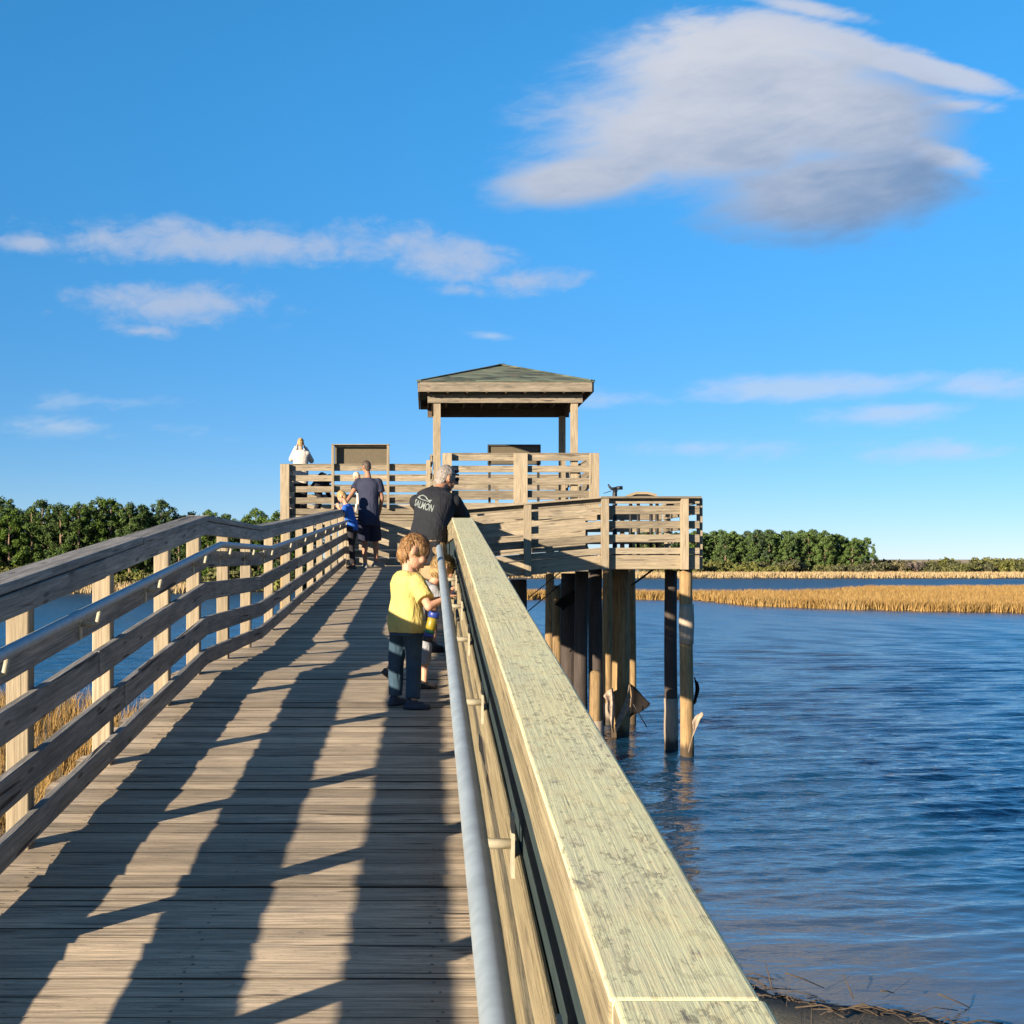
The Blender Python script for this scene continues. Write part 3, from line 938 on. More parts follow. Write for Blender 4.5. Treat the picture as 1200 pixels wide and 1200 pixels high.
tag(obj('ground', bm, m, smooth=True), kind='structure')

#WB#
import numpy as np
def water_mesh():
    rs = np.random.RandomState(4)
    r = 1.0036
    ys_ = [7.0]
    while ys_[-1] < 175:
        ys_.append(ys_[-1] * r + .004)
    ys_ = np.array(ys_)
    ts = np.concatenate([np.linspace(-.62, -.05, 150), np.linspace(-.045, .47, 330)])
    Yg, Tg = np.meshgrid(ys_, ts, indexing='ij')
    Xg = Yg * Tg + (Tg * 2.0)
    dy = np.gradient(ys_)[:, None]
    H = np.zeros_like(Xg)
    for k in range(70):
        lam = .16 * (1.3 / .16) ** (rs.rand() ** 1.3)
        ang = rs.normal(R(99), R(13 + 8 * (lam < .5)))
        kx, ky = math.cos(ang) * 2 * math.pi / lam, math.sin(ang) * 2 * math.pi / lam
        amp = .0050 * lam ** .92
        att = np.clip((lam / dy - 2.2) / 2.0, 0, 1)
        H += amp * att * np.sin(kx * Xg + ky * Yg + rs.rand() * 6.283)
    # gusts roughen the surface in patches; the bank shelters the nearest water
    G = np.zeros_like(Xg)
    for k in range(14):
        lam = 6 + 22 * rs.rand()
        ang = rs.rand() * 6.283
        G += np.sin((math.cos(ang) * Xg * .6 + math.sin(ang) * Yg) * 2 * math.pi / lam + rs.rand() * 6.283)
    G = np.clip(.97 + .06 * G / 1.6, .8, 1.15)
    S = np.clip((Xg * .75 + Yg - 14.5) / 11.0, .10, 1.0)
    H *= G * S
    n, m_ = Xg.shape
    co = np.stack([Xg, Yg, ZW + H], -1).reshape(-1, 3)
    idx = np.arange(n * m_).reshape(n, m_)
    q = np.stack([idx[:-1, :-1], idx[:-1, 1:], idx[1:, 1:], idx[1:, :-1]], -1).reshape(-1, 4)
    b = len(co)
    D = .10
    x0, x1, y0, y1 = -6000, 6000, -200, 9000
    co = np.concatenate([co, np.array([(x0, y0, ZW - D), (x1, y0, ZW - D), (x1, y1, ZW - D), (x0, y1, ZW - D)])])
    me = bpy.data.meshes.new('water')
    me.vertices.add(len(co)); me.vertices.foreach_set('co', co.ravel().astype(np.float32))
    nf = len(q) + 1
    loops = np.concatenate([q.ravel(), np.array([b, b + 1, b + 2, b + 3])]).astype(np.int32)
    me.loops.add(len(loops)); me.loops.foreach_set('vertex_index', loops)
    me.polygons.add(nf); me.polygons.foreach_set('loop_start', np.arange(nf, dtype=np.int32) * 4)
    me.polygons.foreach_set('use_smooth', np.ones(nf, dtype=bool))
    me.update(calc_edges=True)
    return me
#WE#
m, nt, b = material('rippled_water')
pos = nt.new('ShaderNodeNewGeometry').outputs['Position']
def rip(sx, sy, rot, detail, rough=0.55, dist=0.4):
    mp = nt.new('ShaderNodeMapping')
    nt.put(mp.inputs['Vector'], pos)
    mp.inputs['Rotation'].default_value = (0, 0, R(rot))
    mp.inputs['Scale'].default_value = (sx, sy, 1)
    return nt.noise(mp.outputs[0], 1.0, detail, rough, dist)
w2 = rip(3.2, 9.0, -4, 3)
w3 = rip(0.10, 0.22, -20, 2)
gx, gy, gz = nt.sep(pos)
near = nt.mr(gy, 12.0, 24.0, 0.2, 1.0)
w4 = rip(0.9, 2.6, -6, 3)
farb = nt.mr(gy, 110.0, 190.0, 0.0, 1.0)
hh = nt.math('ADD', nt.math('MULTIPLY', nt.math('MULTIPLY', w2, near), 0.03), nt.math('MULTIPLY', nt.math('MULTIPLY', w4, farb), 0.5))
nt.put(b.inputs['Normal'], nt.bump(hh, 1.0, 1.0))
shal = nt.math('ADD', nt.math('MULTIPLY', gx, 0.75), gy)        # shallow muddy water along the bank
mud = nt.mr(nt.math('ADD', shal, nt.math('MULTIPLY', w3, 3.0)), 15.5, 24.0, 1, 0)
c = nt.mix(nt.math('MULTIPLY', mud, 0.9), (0.006, 0.036, 0.078), (0.095, 0.082, 0.068))
nt.put(b.inputs['Base Color'], c)
nt.put(b.inputs['Roughness'], nt.mr(gy, 25.0, 150.0, 0.05, 0.34, smooth=False))      # ripples too small to see one by one
b.inputs['IOR'].default_value = 1.6
tag(link('water', water_mesh(), m), kind='structure')

# ------------------------------------------------------------------ grass
def grass_mat(name, ca, cb, cc):
    m, nt, b = material(name)
    r = nt.attr('rnd')
    z = nt.new('ShaderNodeUVMap').outputs[0]
    c = nt.mix(nt.mr(r, 0.0, 0.55, smooth=False), ca, cb)
    c = nt.mix(nt.mr(r, 0.55, 1.0, smooth=False), c, cc)
    nt.put(b.inputs['Base Color'], c)
    b.inputs['Roughness'].default_value = 0.8
    b.inputs['Specular IOR Level'].default_value = 0.15
    return m
M['grass'] = grass_mat('golden_marsh_grass', (0.19, 0.108, 0.034), (0.26, 0.16, 0.054), (0.265, 0.195, 0.095))
M['grass_far'] = grass_mat('tan_marsh_grass', (0.310, 0.205, 0.093), (0.347, 0.260, 0.143), (0.322, 0.260, 0.167))

def grass(name, spots, h, w, n, mat, lean=0.25):
    vs, fs, rn = [], [], []
    for x, y, k in spots:
        z = ground(x, y) - 0.05
        base = mnoise.noise(Vector((x * .35, y * .35, 2))) * 0.5 + 0.5
        for _ in range(n):
            a = random.random() * math.tau
            bx, by = x + random.gauss(0, w * 1.6), y + random.gauss(0, w * 1.6)
            hh = h * k * random.uniform(0.6, 1.15)
            ww = w * random.uniform(0.5, 1.0) * .5
            lx, ly = random.gauss(0, lean) * hh + .1 * hh, random.gauss(0, lean) * hh
            cx, cy = math.cos(a) * ww, math.sin(a) * ww
            i = len(vs)
            vs += [(bx - cx, by - cy, z), (bx + cx, by + cy, z), (bx + cx * .6 + lx * .4, by + cy * .6 + ly * .4, z + hh * .6),
                   (bx - cx * .6 + lx * .4, by - cy * .6 + ly * .4, z + hh * .6), (bx + lx, by + ly, z + hh)]
            fs += [(i, i + 1, i + 2, i + 3), (i + 3, i + 2, i + 4)]
            r = min(1, max(0, base * .6 + random.uniform(-.1, .5)))
            rn += [r, r]
    me = bpy.data.meshes.new(name)
    me.from_pydata(vs, [], fs)
    at_ = me.attributes.new('rnd', 'FLOAT', 'FACE')
    at_.data.foreach_set('value', rn)
    return link(name, me, mat)

def scatter(n, x0, x1, y0, y1, ok):
    out = []
    while len(out) < n:
        x, y = random.uniform(x0, x1), random.uniform(y0, y1)
        k = ok(x, y)
        if k > 0:
            out.append((x, y, k))
    return out
isl = scatter(9000, 5, 95, 84, 185, lambda x, y: 1.0 if isn(x) + .6 < y < isf(x) - .5 and x < y * .46 + 8 else 0)
isl += [(x, isn(x) + random.uniform(0.2, 1.6), random.uniform(.75, 1.1)) for x in [random.uniform(5, 62) for _ in range(2600)]]
tag(grass('island_marsh_grass', isl, 0.72, 0.085, 11, M['grass']), 'golden marsh grass covering the low island in the open water', 'grass', kind='stuff')
nearg = scatter(2600, -16, -2.2, 4, 38, lambda x, y: random.uniform(.7, 1.1) if y < yb(x) - .3 and y < -x * 8 + 8 else 0)
tag(grass('bank_marsh_grass', nearg, 0.85, 0.02, 17, M['grass'], 0.18), 'orange marsh grass on the bank left of the boardwalk', 'grass', kind='stuff')
fs_ = scatter(6500, -90, 130, 150, 300, lambda x, y: random.uniform(.8, 1.2) if shore(x) + .5 < y < shore(x) + 24 and abs(x) < y * .5 + 10 else 0)
tag(grass('shore_marsh_grass', fs_, 0.8, 0.17, 9, M['grass_far'], .2), 'pale tan marsh grass fringing the far shore', 'grass', kind='stuff')

# debris and twigs on the near right bank
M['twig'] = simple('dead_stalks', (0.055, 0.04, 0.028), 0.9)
bm = wbm()
for _ in range(170):
    x = random.uniform(1.0, 6.5)
    y = yb(x) - abs(random.gauss(0.25, 0.35))
    z = ground(x, y) + 0.01
    a = random.gauss(-0.64, 0.5)
    l = random.uniform(0.08, 0.45)
    tube(bm, [(x, y, z), (x + math.cos(a) * l * .5, y + math.sin(a) * l * .5, z + random.uniform(0.01, .05)), (x + math.cos(a) * l, y + math.sin(a) * l, z + .005)], random.uniform(.003, .008), 5)
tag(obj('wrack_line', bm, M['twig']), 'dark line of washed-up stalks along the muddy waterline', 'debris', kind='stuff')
sp = []
for _ in range(26):
    x = random.uniform(1.7, 3.6)
    y = yb(x) - random.uniform(0.2, 2.2)
    sp.append((x, y, random.uniform(.5, 1)))
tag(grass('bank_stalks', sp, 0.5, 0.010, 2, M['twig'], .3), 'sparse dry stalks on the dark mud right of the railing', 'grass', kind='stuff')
bm = wbm()
for (u, v, u2, v2) in ((905, 1160, 897, 1128), (1000, 1170, 988, 1142), (920, 1140, 966, 1158), (1032, 1161, 1048, 1164), (1100, 1165, 1150, 1188), (1120, 1192, 1128, 1188)):
    Y = 12.0
    tube(bm, [at(u, v, Y), at((u + u2) / 2, (v + v2) / 2 - 1, Y + .05), at(u2, v2, Y + .1)], [.007, .006, .003], 5)
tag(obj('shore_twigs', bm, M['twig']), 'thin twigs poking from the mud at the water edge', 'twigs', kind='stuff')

# ------------------------------------------------------------------ trees
def foliage_mat(name, dark, mid, light):
    m, nt, b = material(name)
    r = nt.attr('rnd')
    c = nt.mix(nt.mr(r, 0.0, 0.5, smooth=False), dark, mid)
    c = nt.mix(nt.mr(r, 0.5, 1.0, smooth=False), c, light)
    oi = nt.new('ShaderNodeObjectInfo').outputs['Random']
    t = nt.mr(oi, 0, 1, 0.75, 1.3, smooth=False)
    c = nt.mix(1.0, c, nt.comb(t, t, nt.mr(oi, 0, 1, 1.1, 0.8, smooth=False)), 'MULTIPLY')
    nt.put(b.inputs['Base Color'], c)
    b.inputs['Roughness'].default_value = 0.75
    b.inputs['Specular IOR Level'].default_value = 0.15
    return m
M['pine'] = foliage_mat('pine_needles', (0.028, 0.050, 0.014), (0.050, 0.084, 0.020), (0.080, 0.120, 0.030))
M['pine_far'] = foliage_mat('far_pine_needles', (0.040, 0.066, 0.024), (0.062, 0.100, 0.034), (0.090, 0.132, 0.048))
M['bush'] = foliage_mat('shrub_leaves', (0.052, 0.056, 0.021), (0.087, 0.091, 0.035), (0.140, 0.133, 0.063))
M['bare'] = foliage_mat('bare_shrub_twigs', (0.098, 0.081, 0.059), (0.140, 0.115, 0.084), (0.189, 0.154, 0.112))
M['bark'] = simple('pine_bark', (0.16, 0.11, 0.075), 0.9, var=0.3, scale=6)

def leaves(clumps, per, size, seed, squash=0.8):
    rd = random.Random(seed)
    vs, fs, rn = [], [], []
    for c, r in clumps:
        c = Vector(c)
        for _ in range(int(per * r * r)):
            d = Vector((rd.gauss(0, 1), rd.gauss(0, 1), rd.gauss(0, 1))).normalized()
            rr = r * (rd.random() ** 0.35) * (1 + 0.25 * mnoise.noise(d * 2 + c))
            p = c + Vector((d.x * rr, d.y * rr, d.z * rr * squash))
            n = (d + Vector((rd.gauss(0, .55), rd.gauss(0, .55), rd.gauss(0, .55)))).normalized()
            a = n.orthogonal().normalized()
            a = Matrix.Rotation(rd.random() * math.tau, 3, n) @ a
            b_ = n.cross(a)
            s = size * rd.uniform(.6, 1.3)
            i = len(vs)
            vs += [p - a * s - b_ * s * .35, p - b_ * s * .5 + a * s * .2, p + a * s, p + b_ * s * .5]
            fs.append((i, i + 1, i + 2, i + 3))
            rn.append(min(1, max(0, rd.gauss(.45, .22))))
    return vs, fs, rn

def leaf_mesh(name, clumps, per, size, seed, mat, squash=.8):
    vs, fs, rn = leaves(clumps, per, size, seed, squash)
    me = bpy.data.meshes.new(name)
    me.from_pydata([tuple(v) for v in vs], [], fs)
    a = me.attributes.new('rnd', 'FLOAT', 'FACE')
    a.data.foreach_set('value', rn)
    me.materials.append(mat)
    return me

def pine_meshes(seed, H, Rr, mat, lo=0.3, per=105, size=.34):
    rd = random.Random(seed)
    cl = []
    for k in range(64):
        t = lo + (1 - lo) * (k / 63) ** 0.9
        prof = math.sqrt(max(0.02, 1 - ((t - lo - .28 * (1 - lo)) / ((1 - lo) * .78)) ** 2))
        a = k * 2.4 + rd.uniform(-.5, .5)
        rr = Rr * prof * rd.uniform(.35, 1.05)
        cl.append(((math.cos(a) * rr, math.sin(a) * rr, t * H - .5), rd.uniform(.42, .85) * (1.1 - .35 * t)))
    cl.append(((0, 0, H - .5), .7))
    crown = leaf_mesh('crown', cl, per, size, seed, mat)
    bm = wbm()
    tube(bm, [(0, 0, -.5), (.1, 0, H * .3), (-.05, .1, H * .6), (0, 0, H * .95)], [.24, .2, .13, .04], 8)
    for k in range(0, 64, 7):
        c_, r_ = cl[k]
        tube(bm, [(0, 0, c_[2] - 1.0), (c_[0] * .6, c_[1] * .6, c_[2] - .3), c_], [.07, .05, .02], 5)
    me = bpy.data.meshes.new('trunk')
    bmesh.ops.recalc_face_normals(bm, faces=bm.faces[:])
    bm.to_mesh(me); bm.free()
    me.materials.append(M['bark'])
    return crown, me

def plant(name, meshes, x, y, s, rz, label, cat, group, zs=1.0, sink=0.0):
    o = empty(name, (x, y, ground(x, y) - sink), rz)
    o.scale = (s, s, s * zs)
    for nm, me in zip(('crown', 'trunk'), meshes):
        c = bpy.data.objects.new(nm, me)
        COL.objects.link(c)
        c.parent = o
    return tag(o, label, cat, group)

PL = [pine_meshes(100 + i, 10.0 + (i % 3) * .6, 2.6 + .25 * (i % 4), M['pine'], lo=.10 + .05 * (i % 3), per=330, size=.15) for i in range(6)]
PR = [pine_meshes(200 + i, 9.6 + (i % 3) * .5, 2.4 + .2 * (i % 4), M['pine_far'], lo=.12 + .05 * (i % 3), per=190, size=.21) for i in range(5)]
rd = random.Random(5)
for row, (y0, n) in enumerate(((171, 33), (176, 32), (182, 28))):
    for i in range(n):
        x = -78 + (64 if row else 62) * (i + rd.uniform(-.25, .25)) / (n - 1)
        env = .91 + .04 * math.sin(x * .12 + row) - (.07 if x > -30 else 0) + rd.uniform(-.10, .06)
        plant('pine_tree', PL[rd.randrange(6)], x, y0 + rd.uniform(-1.8, 1.8), env, rd.random() * 6.3,
              'dense dark green pine in the wood left of the boardwalk', 'pine tree', 'pines left of the boardwalk')
for row, (y0, n) in enumerate(((326, 27), (333, 26), (340, 24))):
    for i in range(n):
        x = 50 + 49.5 * (i + rd.uniform(-.3, .3)) / (n - 1)
        e = .95 + rd.uniform(-.12, .08)
        if x > 92: e *= 1 - (x - 92) * .022
        plant('pine_tree', PR[rd.randrange(5)], x, y0 + rd.uniform(-2, 2), e, rd.random() * 6.3,
              'small distant green pine in the grove right of the platform', 'pine tree', 'pines right of the platform')

def bush_mesh(seed, mat, w=2.2, h=2.6, per=85):
    rd = random.Random(seed)
    cl = []
    for k in range(13):
        a = rd.random() * math.tau
        rr = w * rd.random() ** .6
        cl.append(((math.cos(a) * rr, math.sin(a) * rr, h * rd.uniform(.25, .85) * (1 - .35 * rr / w)), rd.uniform(.55, .95)))
    crown = leaf_mesh('crown', cl, per, .26, seed, mat)
    bm = wbm()
    for c_, r_ in cl:
        tube(bm, [(0, 0, -.2), (c_[0] * .5, c_[1] * .5, c_[2] * .6), c_], [.06, .04, .02], 5)
    me = bpy.data.meshes.new('stem')
    bm.to_mesh(me); bm.free()
    me.materials.append(M['bark'])
    return crown, me
BU = [bush_mesh(300 + i, M['bush']) for i in range(4)]
BB = [bush_mesh(320 + i, M['bare'], 2.0, 3.2, 45) for i in range(2)]
for i in range(46):
    x = 50 + 84 * (i + rd.uniform(-.35, .35)) / 45
    y = (308 if i % 2 else 314) + rd.uniform(-3, 3)
    if i in (26, 27, 30) or (x > 104 and rd.random() < .12):
        plant('bare_shrub', BB[i % 2], x, y, rd.uniform(1.0, 1.25), rd.random() * 6.3, 'grey-brown bare shrub between green bushes on the far shore', 'shrub', 'bare shrubs on the far shore')
    else:
        plant('shore_bush', BU[rd.randrange(4)], x, y, rd.uniform(.95, 1.5), rd.random() * 6.3, 'low olive green bush along the far shore', 'bush', 'bushes along the far shore')
for i in range(16):
    x = 104 + 34 * (i + rd.uniform(-.3, .3)) / 15
    plant('shore_bush', BU[rd.randrange(4)], x, 330 + rd.uniform(-4, 4), rd.uniform(1.35, 1.75), rd.random() * 6.3, 'low olive green bush along the far shore', 'bush', 'bushes along the far shore')

for i in range(30):
    x = -74 + 60 * (i + rd.uniform(-.35, .35)) / 29
    plant('understory_bush', BU[rd.randrange(4)], x, 167.5 + rd.uniform(-1.2, 1.2), rd.uniform(.7, 1.15), rd.random() * 6.3, 'low bush at the foot of the pines left of the boardwalk', 'bush', 'bushes under the left pines')

# ------------------------------------------------------------------ the ramped boardwalk
XL, XR = -1.519, 0.180        # inner faces of the railings

walk = tag(empty('boardwalk', (0, 0, zd(0))), 'long weathered plank boardwalk ramping up towards the viewing platform', 'boardwalk')
bm = wbm()
y = -4.0
while y < 27.25:
    w = 0.1382
    y0, y1 = y, y + w
    j = random.gauss(0, 0.0013)
    tl = random.gauss(0, 0.0012)
    xa, xb = -1.74 + random.uniform(-.02, .02), 0.345 + random.uniform(-.02, .02)
    za, zb = zd(y0) + j - tl, zd(y1) + j + tl
    a = [(xa, y0, za - .036), (xa, y0, za), (xa, y1, zb), (xa, y1, zb - .036)]
    sk = random.gauss(0, .0012)
    b_ = [(xb, y0, za - .036 + sk), (xb, y0, za + sk), (xb, y1, zb + sk), (xb, y1, zb - .036 + sk)]
    hexa(bm, a, b_, cuts=6, wob=.0022, front=2)
    for xj in (-1.45, -.72, .02):
        for yy in (y0 + .035, y1 - .035):
            if yy > 3:
                px_, py_ = xj + random.gauss(0, .012), yy + random.gauss(0, .006)
                zz = zd(py_) + j + .0025
                vs = [bm.verts.new((px_ + math.cos(k * math.tau / 6) * .0058, py_ + math.sin(k * math.tau / 6) * .0058, zz)) for k in range(6)]
                f = bm.faces.new(vs); f.material_index = 1
    y += 0.1455 + random.uniform(-.0008, .0012)
rebase(walk, obj('decking', bm, [M['deck'], M['screw'], M['plank_edge']]))
for xj in (-1.45, -.72, .02):
    bm = wbm()
    ys_ = [-4, 10, 13.25, 27.2]
    for p, q in zip(ys_, ys_[1:]):
        hexa(bm, [(xj - .02, p, zd(p) - .27), (xj + .02, p, zd(p) - .27), (xj + .02, p, zd(p) - .045), (xj - .02, p, zd(p) - .045)],
             [(xj - .02, q, zd(q - .001) - .27), (xj + .02, q, zd(q - .001) - .27), (xj + .02, q, zd(q - .001) - .045), (xj - .02, q, zd(q - .001) - .045)])
    rebase(walk, obj('stringer', bm, M['grey']))

def planks(bm, x0, x1, y0, y1, zf, along='y', th=.036):
    """level or sloping deck of planks; along = direction in which planks follow one another"""
    if along == 'y':
        y = y0
        while y < y1 - .05:
            e = min(y + .14, y1)
            hexa(bm, [(x0, y, zf(x0) - th), (x0, y, zf(x0)), (x0, e, zf(x0)), (x0, e, zf(x0) - th)],
                 [(x1, y, zf(x1) - th), (x1, y, zf(x1)), (x1, e, zf(x1)), (x1, e, zf(x1) - th)])
            y += .1455
    else:
        x = x0
        while x < x1 - .05:
            e = min(x + .14, x1)
            hexa(bm, [(x, y0, zf(x) - th), (e, y0, zf(e) - th), (e, y0, zf(e)), (x, y0, zf(x))],
                 [(x, y1, zf(x) - th), (e, y1, zf(e) - th), (e, y1, zf(e)), (x, y1, zf(x))])
            x += .1455

# ------------------------------------------------------------------ railings
def railing(name, label, A, B, inn, zf, brk, posts, boards, cap, mats, R_=1.07, cat='railing', pipe=None, post_sz=(.09, .09),
            post_drop=.25, joint=3.6, rim=None, bevel=.006, post_top=None, extra=None, jit=True, post_gap=0.002):
    """A, B plan points; inn = unit vector towards the walking side; zf(s) deck height at distance s;
    boards: (kind name, low, high, inner offset, thickness, material); offsets grow outwards from the line A-B"""
    A, B, inn = Vector(A), Vector(B), Vector(inn)
    t = (B - A).normalized()
    L = (B - A).length
    root = tag(empty(name, (A.x, A.y, zf(0))), label, cat)
    def pt(s, off, h):
        p = A + t * s - inn * off
        return (p.x, p.y, zf(s) + h)
    brks = [0] + [s for s in brk if 0 < s < L] + [L]
    def strip(bm, lo, hi, o0, o1, jt=None, jt0=None, edge=None):
        for a, b in zip(brks, brks[1:]):
            e = 1e-4
            s = a
            first = True
            while s < b - 1e-3:
                st = (jt0 if (first and jt0) else (jt or joint)) * (1 if jt0 and first else random.uniform(.8, 1.15))
                n = min(s + st, b)
                if b - n < .5: n = b
                d0 = random.uniform(-.003, .003) if jit else 0
                d1 = random.uniform(-.004, .004) if jit else 0
                s0, s1 = s + e, n - (.004 if n < b else e)
                hexa(bm, [pt(s0, o0 + d1, lo + d0), pt(s0, o1 + d1, lo + d0), pt(s0, o1 + d1, hi + d0), pt(s0, o0 + d1, hi + d0)],
                     [pt(s1, o0 + d1, lo + d0), pt(s1, o1 + d1, lo + d0), pt(s1, o1 + d1, hi + d0), pt(s1, o0 + d1, hi + d0)],
                     cuts=max(0, int((s1 - s0) / .35)), wob=.002 if jit else 0, inner=edge)
                s = n
                first = False
    bm = wbm()
    c0, c1, cth = cap[:3]
    strip(bm, R_ - cth, R_, c0, c1, jt0=cap[3] if len(cap) > 3 else None, edge=1 if 'edge' in mats else None)
    rebase(root, obj('cap_rail', bm, [mats['cap']] + ([mats['edge']] if 'edge' in mats else []), bevel=bevel, seg=3))
    for nm, lo, hi, o0, th, mt in boards:
        bm = wbm()
        strip(bm, lo, hi, o0, o0 + th)
        rebase(root, obj(nm, bm, mt, bevel=bevel))
    if rim:
        bm = wbm()
        strip(bm, rim[0], rim[1], rim[2], rim[2] + .04)
        rebase(root, obj('rim_board', bm, mats['post'], bevel=bevel))
    po = max(o0 + th for _, lo, hi, o0, th, _m in boards if lo < .9) + post_gap
    for q in posts:
        s, w, d = (q if isinstance(q, tuple) else (q, post_sz[0], post_sz[1]))
        bm = wbm()
        lo = -post_drop
        hi = R_ - cth - .001 if post_top is None else post_top
        a = [pt(s - w / 2, po, 0), pt(s + w / 2, po, 0), pt(s + w / 2, po + d, 0), pt(s - w / 2, po + d, 0)]
        zz = zf(s)
        hexa(bm, [(x, y, zz + lo) for x, y, _ in a], [(x, y, zz + hi) for x, y, _ in a])
        rebase(root, obj('post', bm, mats['post'], bevel=bevel))
    if pipe:
        off, h, r, s0, s1, brs, bface = pipe
        bm = wbm()
        pts = [s0] + [b for b in brks[1:-1] if s0 < b < s1] + [s1]
        full = []
        for a, b in zip(pts, pts[1:]):
            n = max(2, int((b - a) / .5))
            full += [a + (b - a) * k / n for k in range(n)]
        full.append(pts[-1])
        tube(bm, [pt(s, off, h) for s in full], r, 20)
        hp = rebase(root, obj('handrail', bm, M['galv'], smooth=True))
        for s in brs:
            if not s0 < s < s1: continue
            bm = wbm()
            tube(bm, [pt(s, bface - .006, h - .085), pt(s, (bface + off) / 2, h - .085), pt(s, off + .012, h - .075), pt(s, off, h - r * .8)], [.011, .011, .011, .010], 10)
            # base plate
            a = [pt(s - .022, bface - .008, h - .15), pt(s + .022, bface - .008, h - .15), pt(s + .022, bface - .001, h - .15), pt(s - .022, bface - .001, h - .15)]
            b2 = [(x, y, z + .125) for x, y, z in a]
            hexa(bm, a, b2)
            br = obj('bracket', bm, M['bracket'])
            br.parent = hp
    if extra: extra(root, pt)
    return root

Y0 = -4.0
PY = [-2.8, -1.4, 0, 1.45, 2.9, 4.3, 5.69, 7.15, 8.75, 9.93, 11.36, 12.8, 14.65, 16.5, 18.15, 19.9, 21.6, 23.4, 25.2, 27.0]
TH = .038
BRL = [p + .62 for p in PY]
railing('boardwalk_railing', 'grey timber railing with metal handrail along the left side of the boardwalk', (XL, Y0), (XL, 27.2), (1, 0), lambda s: zd(min(Y0 + s, 27.199)),
        [10 - Y0, 13.25 - Y0], [p - Y0 for p in PY],
        [('fascia_board', .955, 1.047, .001, TH, M['grey']), ('rail_board', .728, .844, .0, TH, M['grey']), ('rail_board', .501, .624, .0, TH, M['grey']),
         ('rail_board', .256, .382, .0, TH, M['grey']), ('toe_board', .05, .156, .0, TH, M['grey'])],
        (-.004, .142, .038), dict(cap=M['grey'], post=M['tan']), R_=1.086, pipe=(-.09, .884, .0225, .2, 27.0 - Y0, [b - Y0 for b in BRL], 0.0))
PYR = [-2.6, -1.2, .3, 1.75, 3.2, 4.6, 6.05, 7.5, 9.0, 9.95, 11.3, 12.8, 14.6, 16.4, 18.2, 20, 21.8, 23.6, 25.4]
YB = [1.9, 2.95, 4.55, 6.0, 7.2, 8.6, 9.7]
railing('boardwalk_railing', 'sunlit pale timber railing with blotched lichen cap along the right side of the boardwalk', (XR, Y0), (XR, 26.9), (-1, 0), lambda s: zd(min(Y0 + s, 27.199)),
        [10 - Y0, 13.25 - Y0], [p - Y0 for p in PYR],
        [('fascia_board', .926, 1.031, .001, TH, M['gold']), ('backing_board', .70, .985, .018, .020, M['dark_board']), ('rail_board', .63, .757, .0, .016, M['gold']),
         ('rail_board', .40, .53, .0, TH, M['gold']), ('rail_board', .19, .32, .0, TH, M['gold']), ('toe_board', .004, .112, .0, TH, M['gold'])],
        (-.004, .142, .038, 1.37 - Y0), dict(cap=M['cap'], post=M['tan'], edge=M['gold']), pipe=(-.09, .862, .0235, .2, 10.15 - Y0, [b - Y0 for b in YB], 0.0), joint=12, bevel=.006)

# end landing, ramp to the right, right landing
def zr(x):
    return -.143 if x < .62 else (-.143 + (x - .62) * (.223 / 2.68) if x < 3.3 else .08)
land = tag(empty('ramp_landing', (.4, 28, -.2)), 'shaded plank landing and side ramp at the top of the boardwalk', 'landing')
bm = wbm()
planks(bm, -1.7, .6, 27.3, 29.0, lambda x: -.143, 'y')
planks(bm, .62, 3.28, 27.34, 29.0, zr, 'x')
rebase(land, obj('decking', bm, M['deck'], bevel=.005))
bm = wbm()
for yy in (27.4, 28.1, 28.85):
    hexa(bm, [(-1.6, yy - .03, -.40), (-1.6, yy + .03, -.40), (-1.6, yy + .03, -.185), (-1.6, yy - .03, -.185)], [(.62, yy - .03, -.40), (.62, yy + .03, -.40), (.62, yy + .03, -.185), (.62, yy - .03, -.185)])
    hexa(bm, [(.63, yy - .03, -.40), (.63, yy + .03, -.40), (.63, yy + .03, -.185), (.63, yy - .03, -.185)], [(3.3, yy - .03, -.18), (3.3, yy + .03, -.18), (3.3, yy + .03, .035), (3.3, yy - .03, .035)])
rebase(land, obj('joist', bm, M['grey']))
rl = tag(empty('side_platform', (4.2, 29, .05)), 'plank floor of the lower platform standing on piles right of the ramp', 'platform')
bm = wbm()
planks(bm, 3.31, 5.12, 27.34, 31.2, lambda x: .08, 'y')
rebase(rl, obj('decking', bm, M['deck'], bevel=.005))
bm = wbm()
for yy in (27.5, 28.6, 29.8, 31.0):
    box(bm, 3.35, 5.08, yy - .04, yy + .04, -.2, .04, 'x')
rebase(rl, obj('joist', bm, M['grey']))

PB = [('fascia_board', .965, 1.065, .001, TH, M['plat']), ('rail_board', .765, .925, .0, TH, M['plat']), ('rail_board', .50, .64, .0, TH, M['plat']),
      ('rail_board', .24, .385, .0, TH, M['plat']), ('rail_board', .012, .13, .0, TH, M['plat'])]
pm = dict(cap=M['plat'], post=M['tan'])
FY = 27.3
railing('ramp_railing', 'sloping timber railing with shadow stripes along the side ramp', (.30, FY), (3.29, FY), (0, 1), lambda s: zr(.30 + s), [.32],
        [.25, (1.60, .14, .14)], PB, (-.02, .20, .038), pm, R_=1.1, rim=(-.27, -.01, .0), post_drop=.3, bevel=.004)
railing('platform_railing', 'level timber railing at the front of the lower right platform', (3.30, FY), (5.16, FY), (0, 1), lambda s: .08, [],
        [(.06, .14, .14), (1.56, .14, .14)], PB, (-.02, .20, .038), pm, R_=1.1, rim=(-.27, -.01, .0), post_drop=.28, bevel=.004, joint=6)
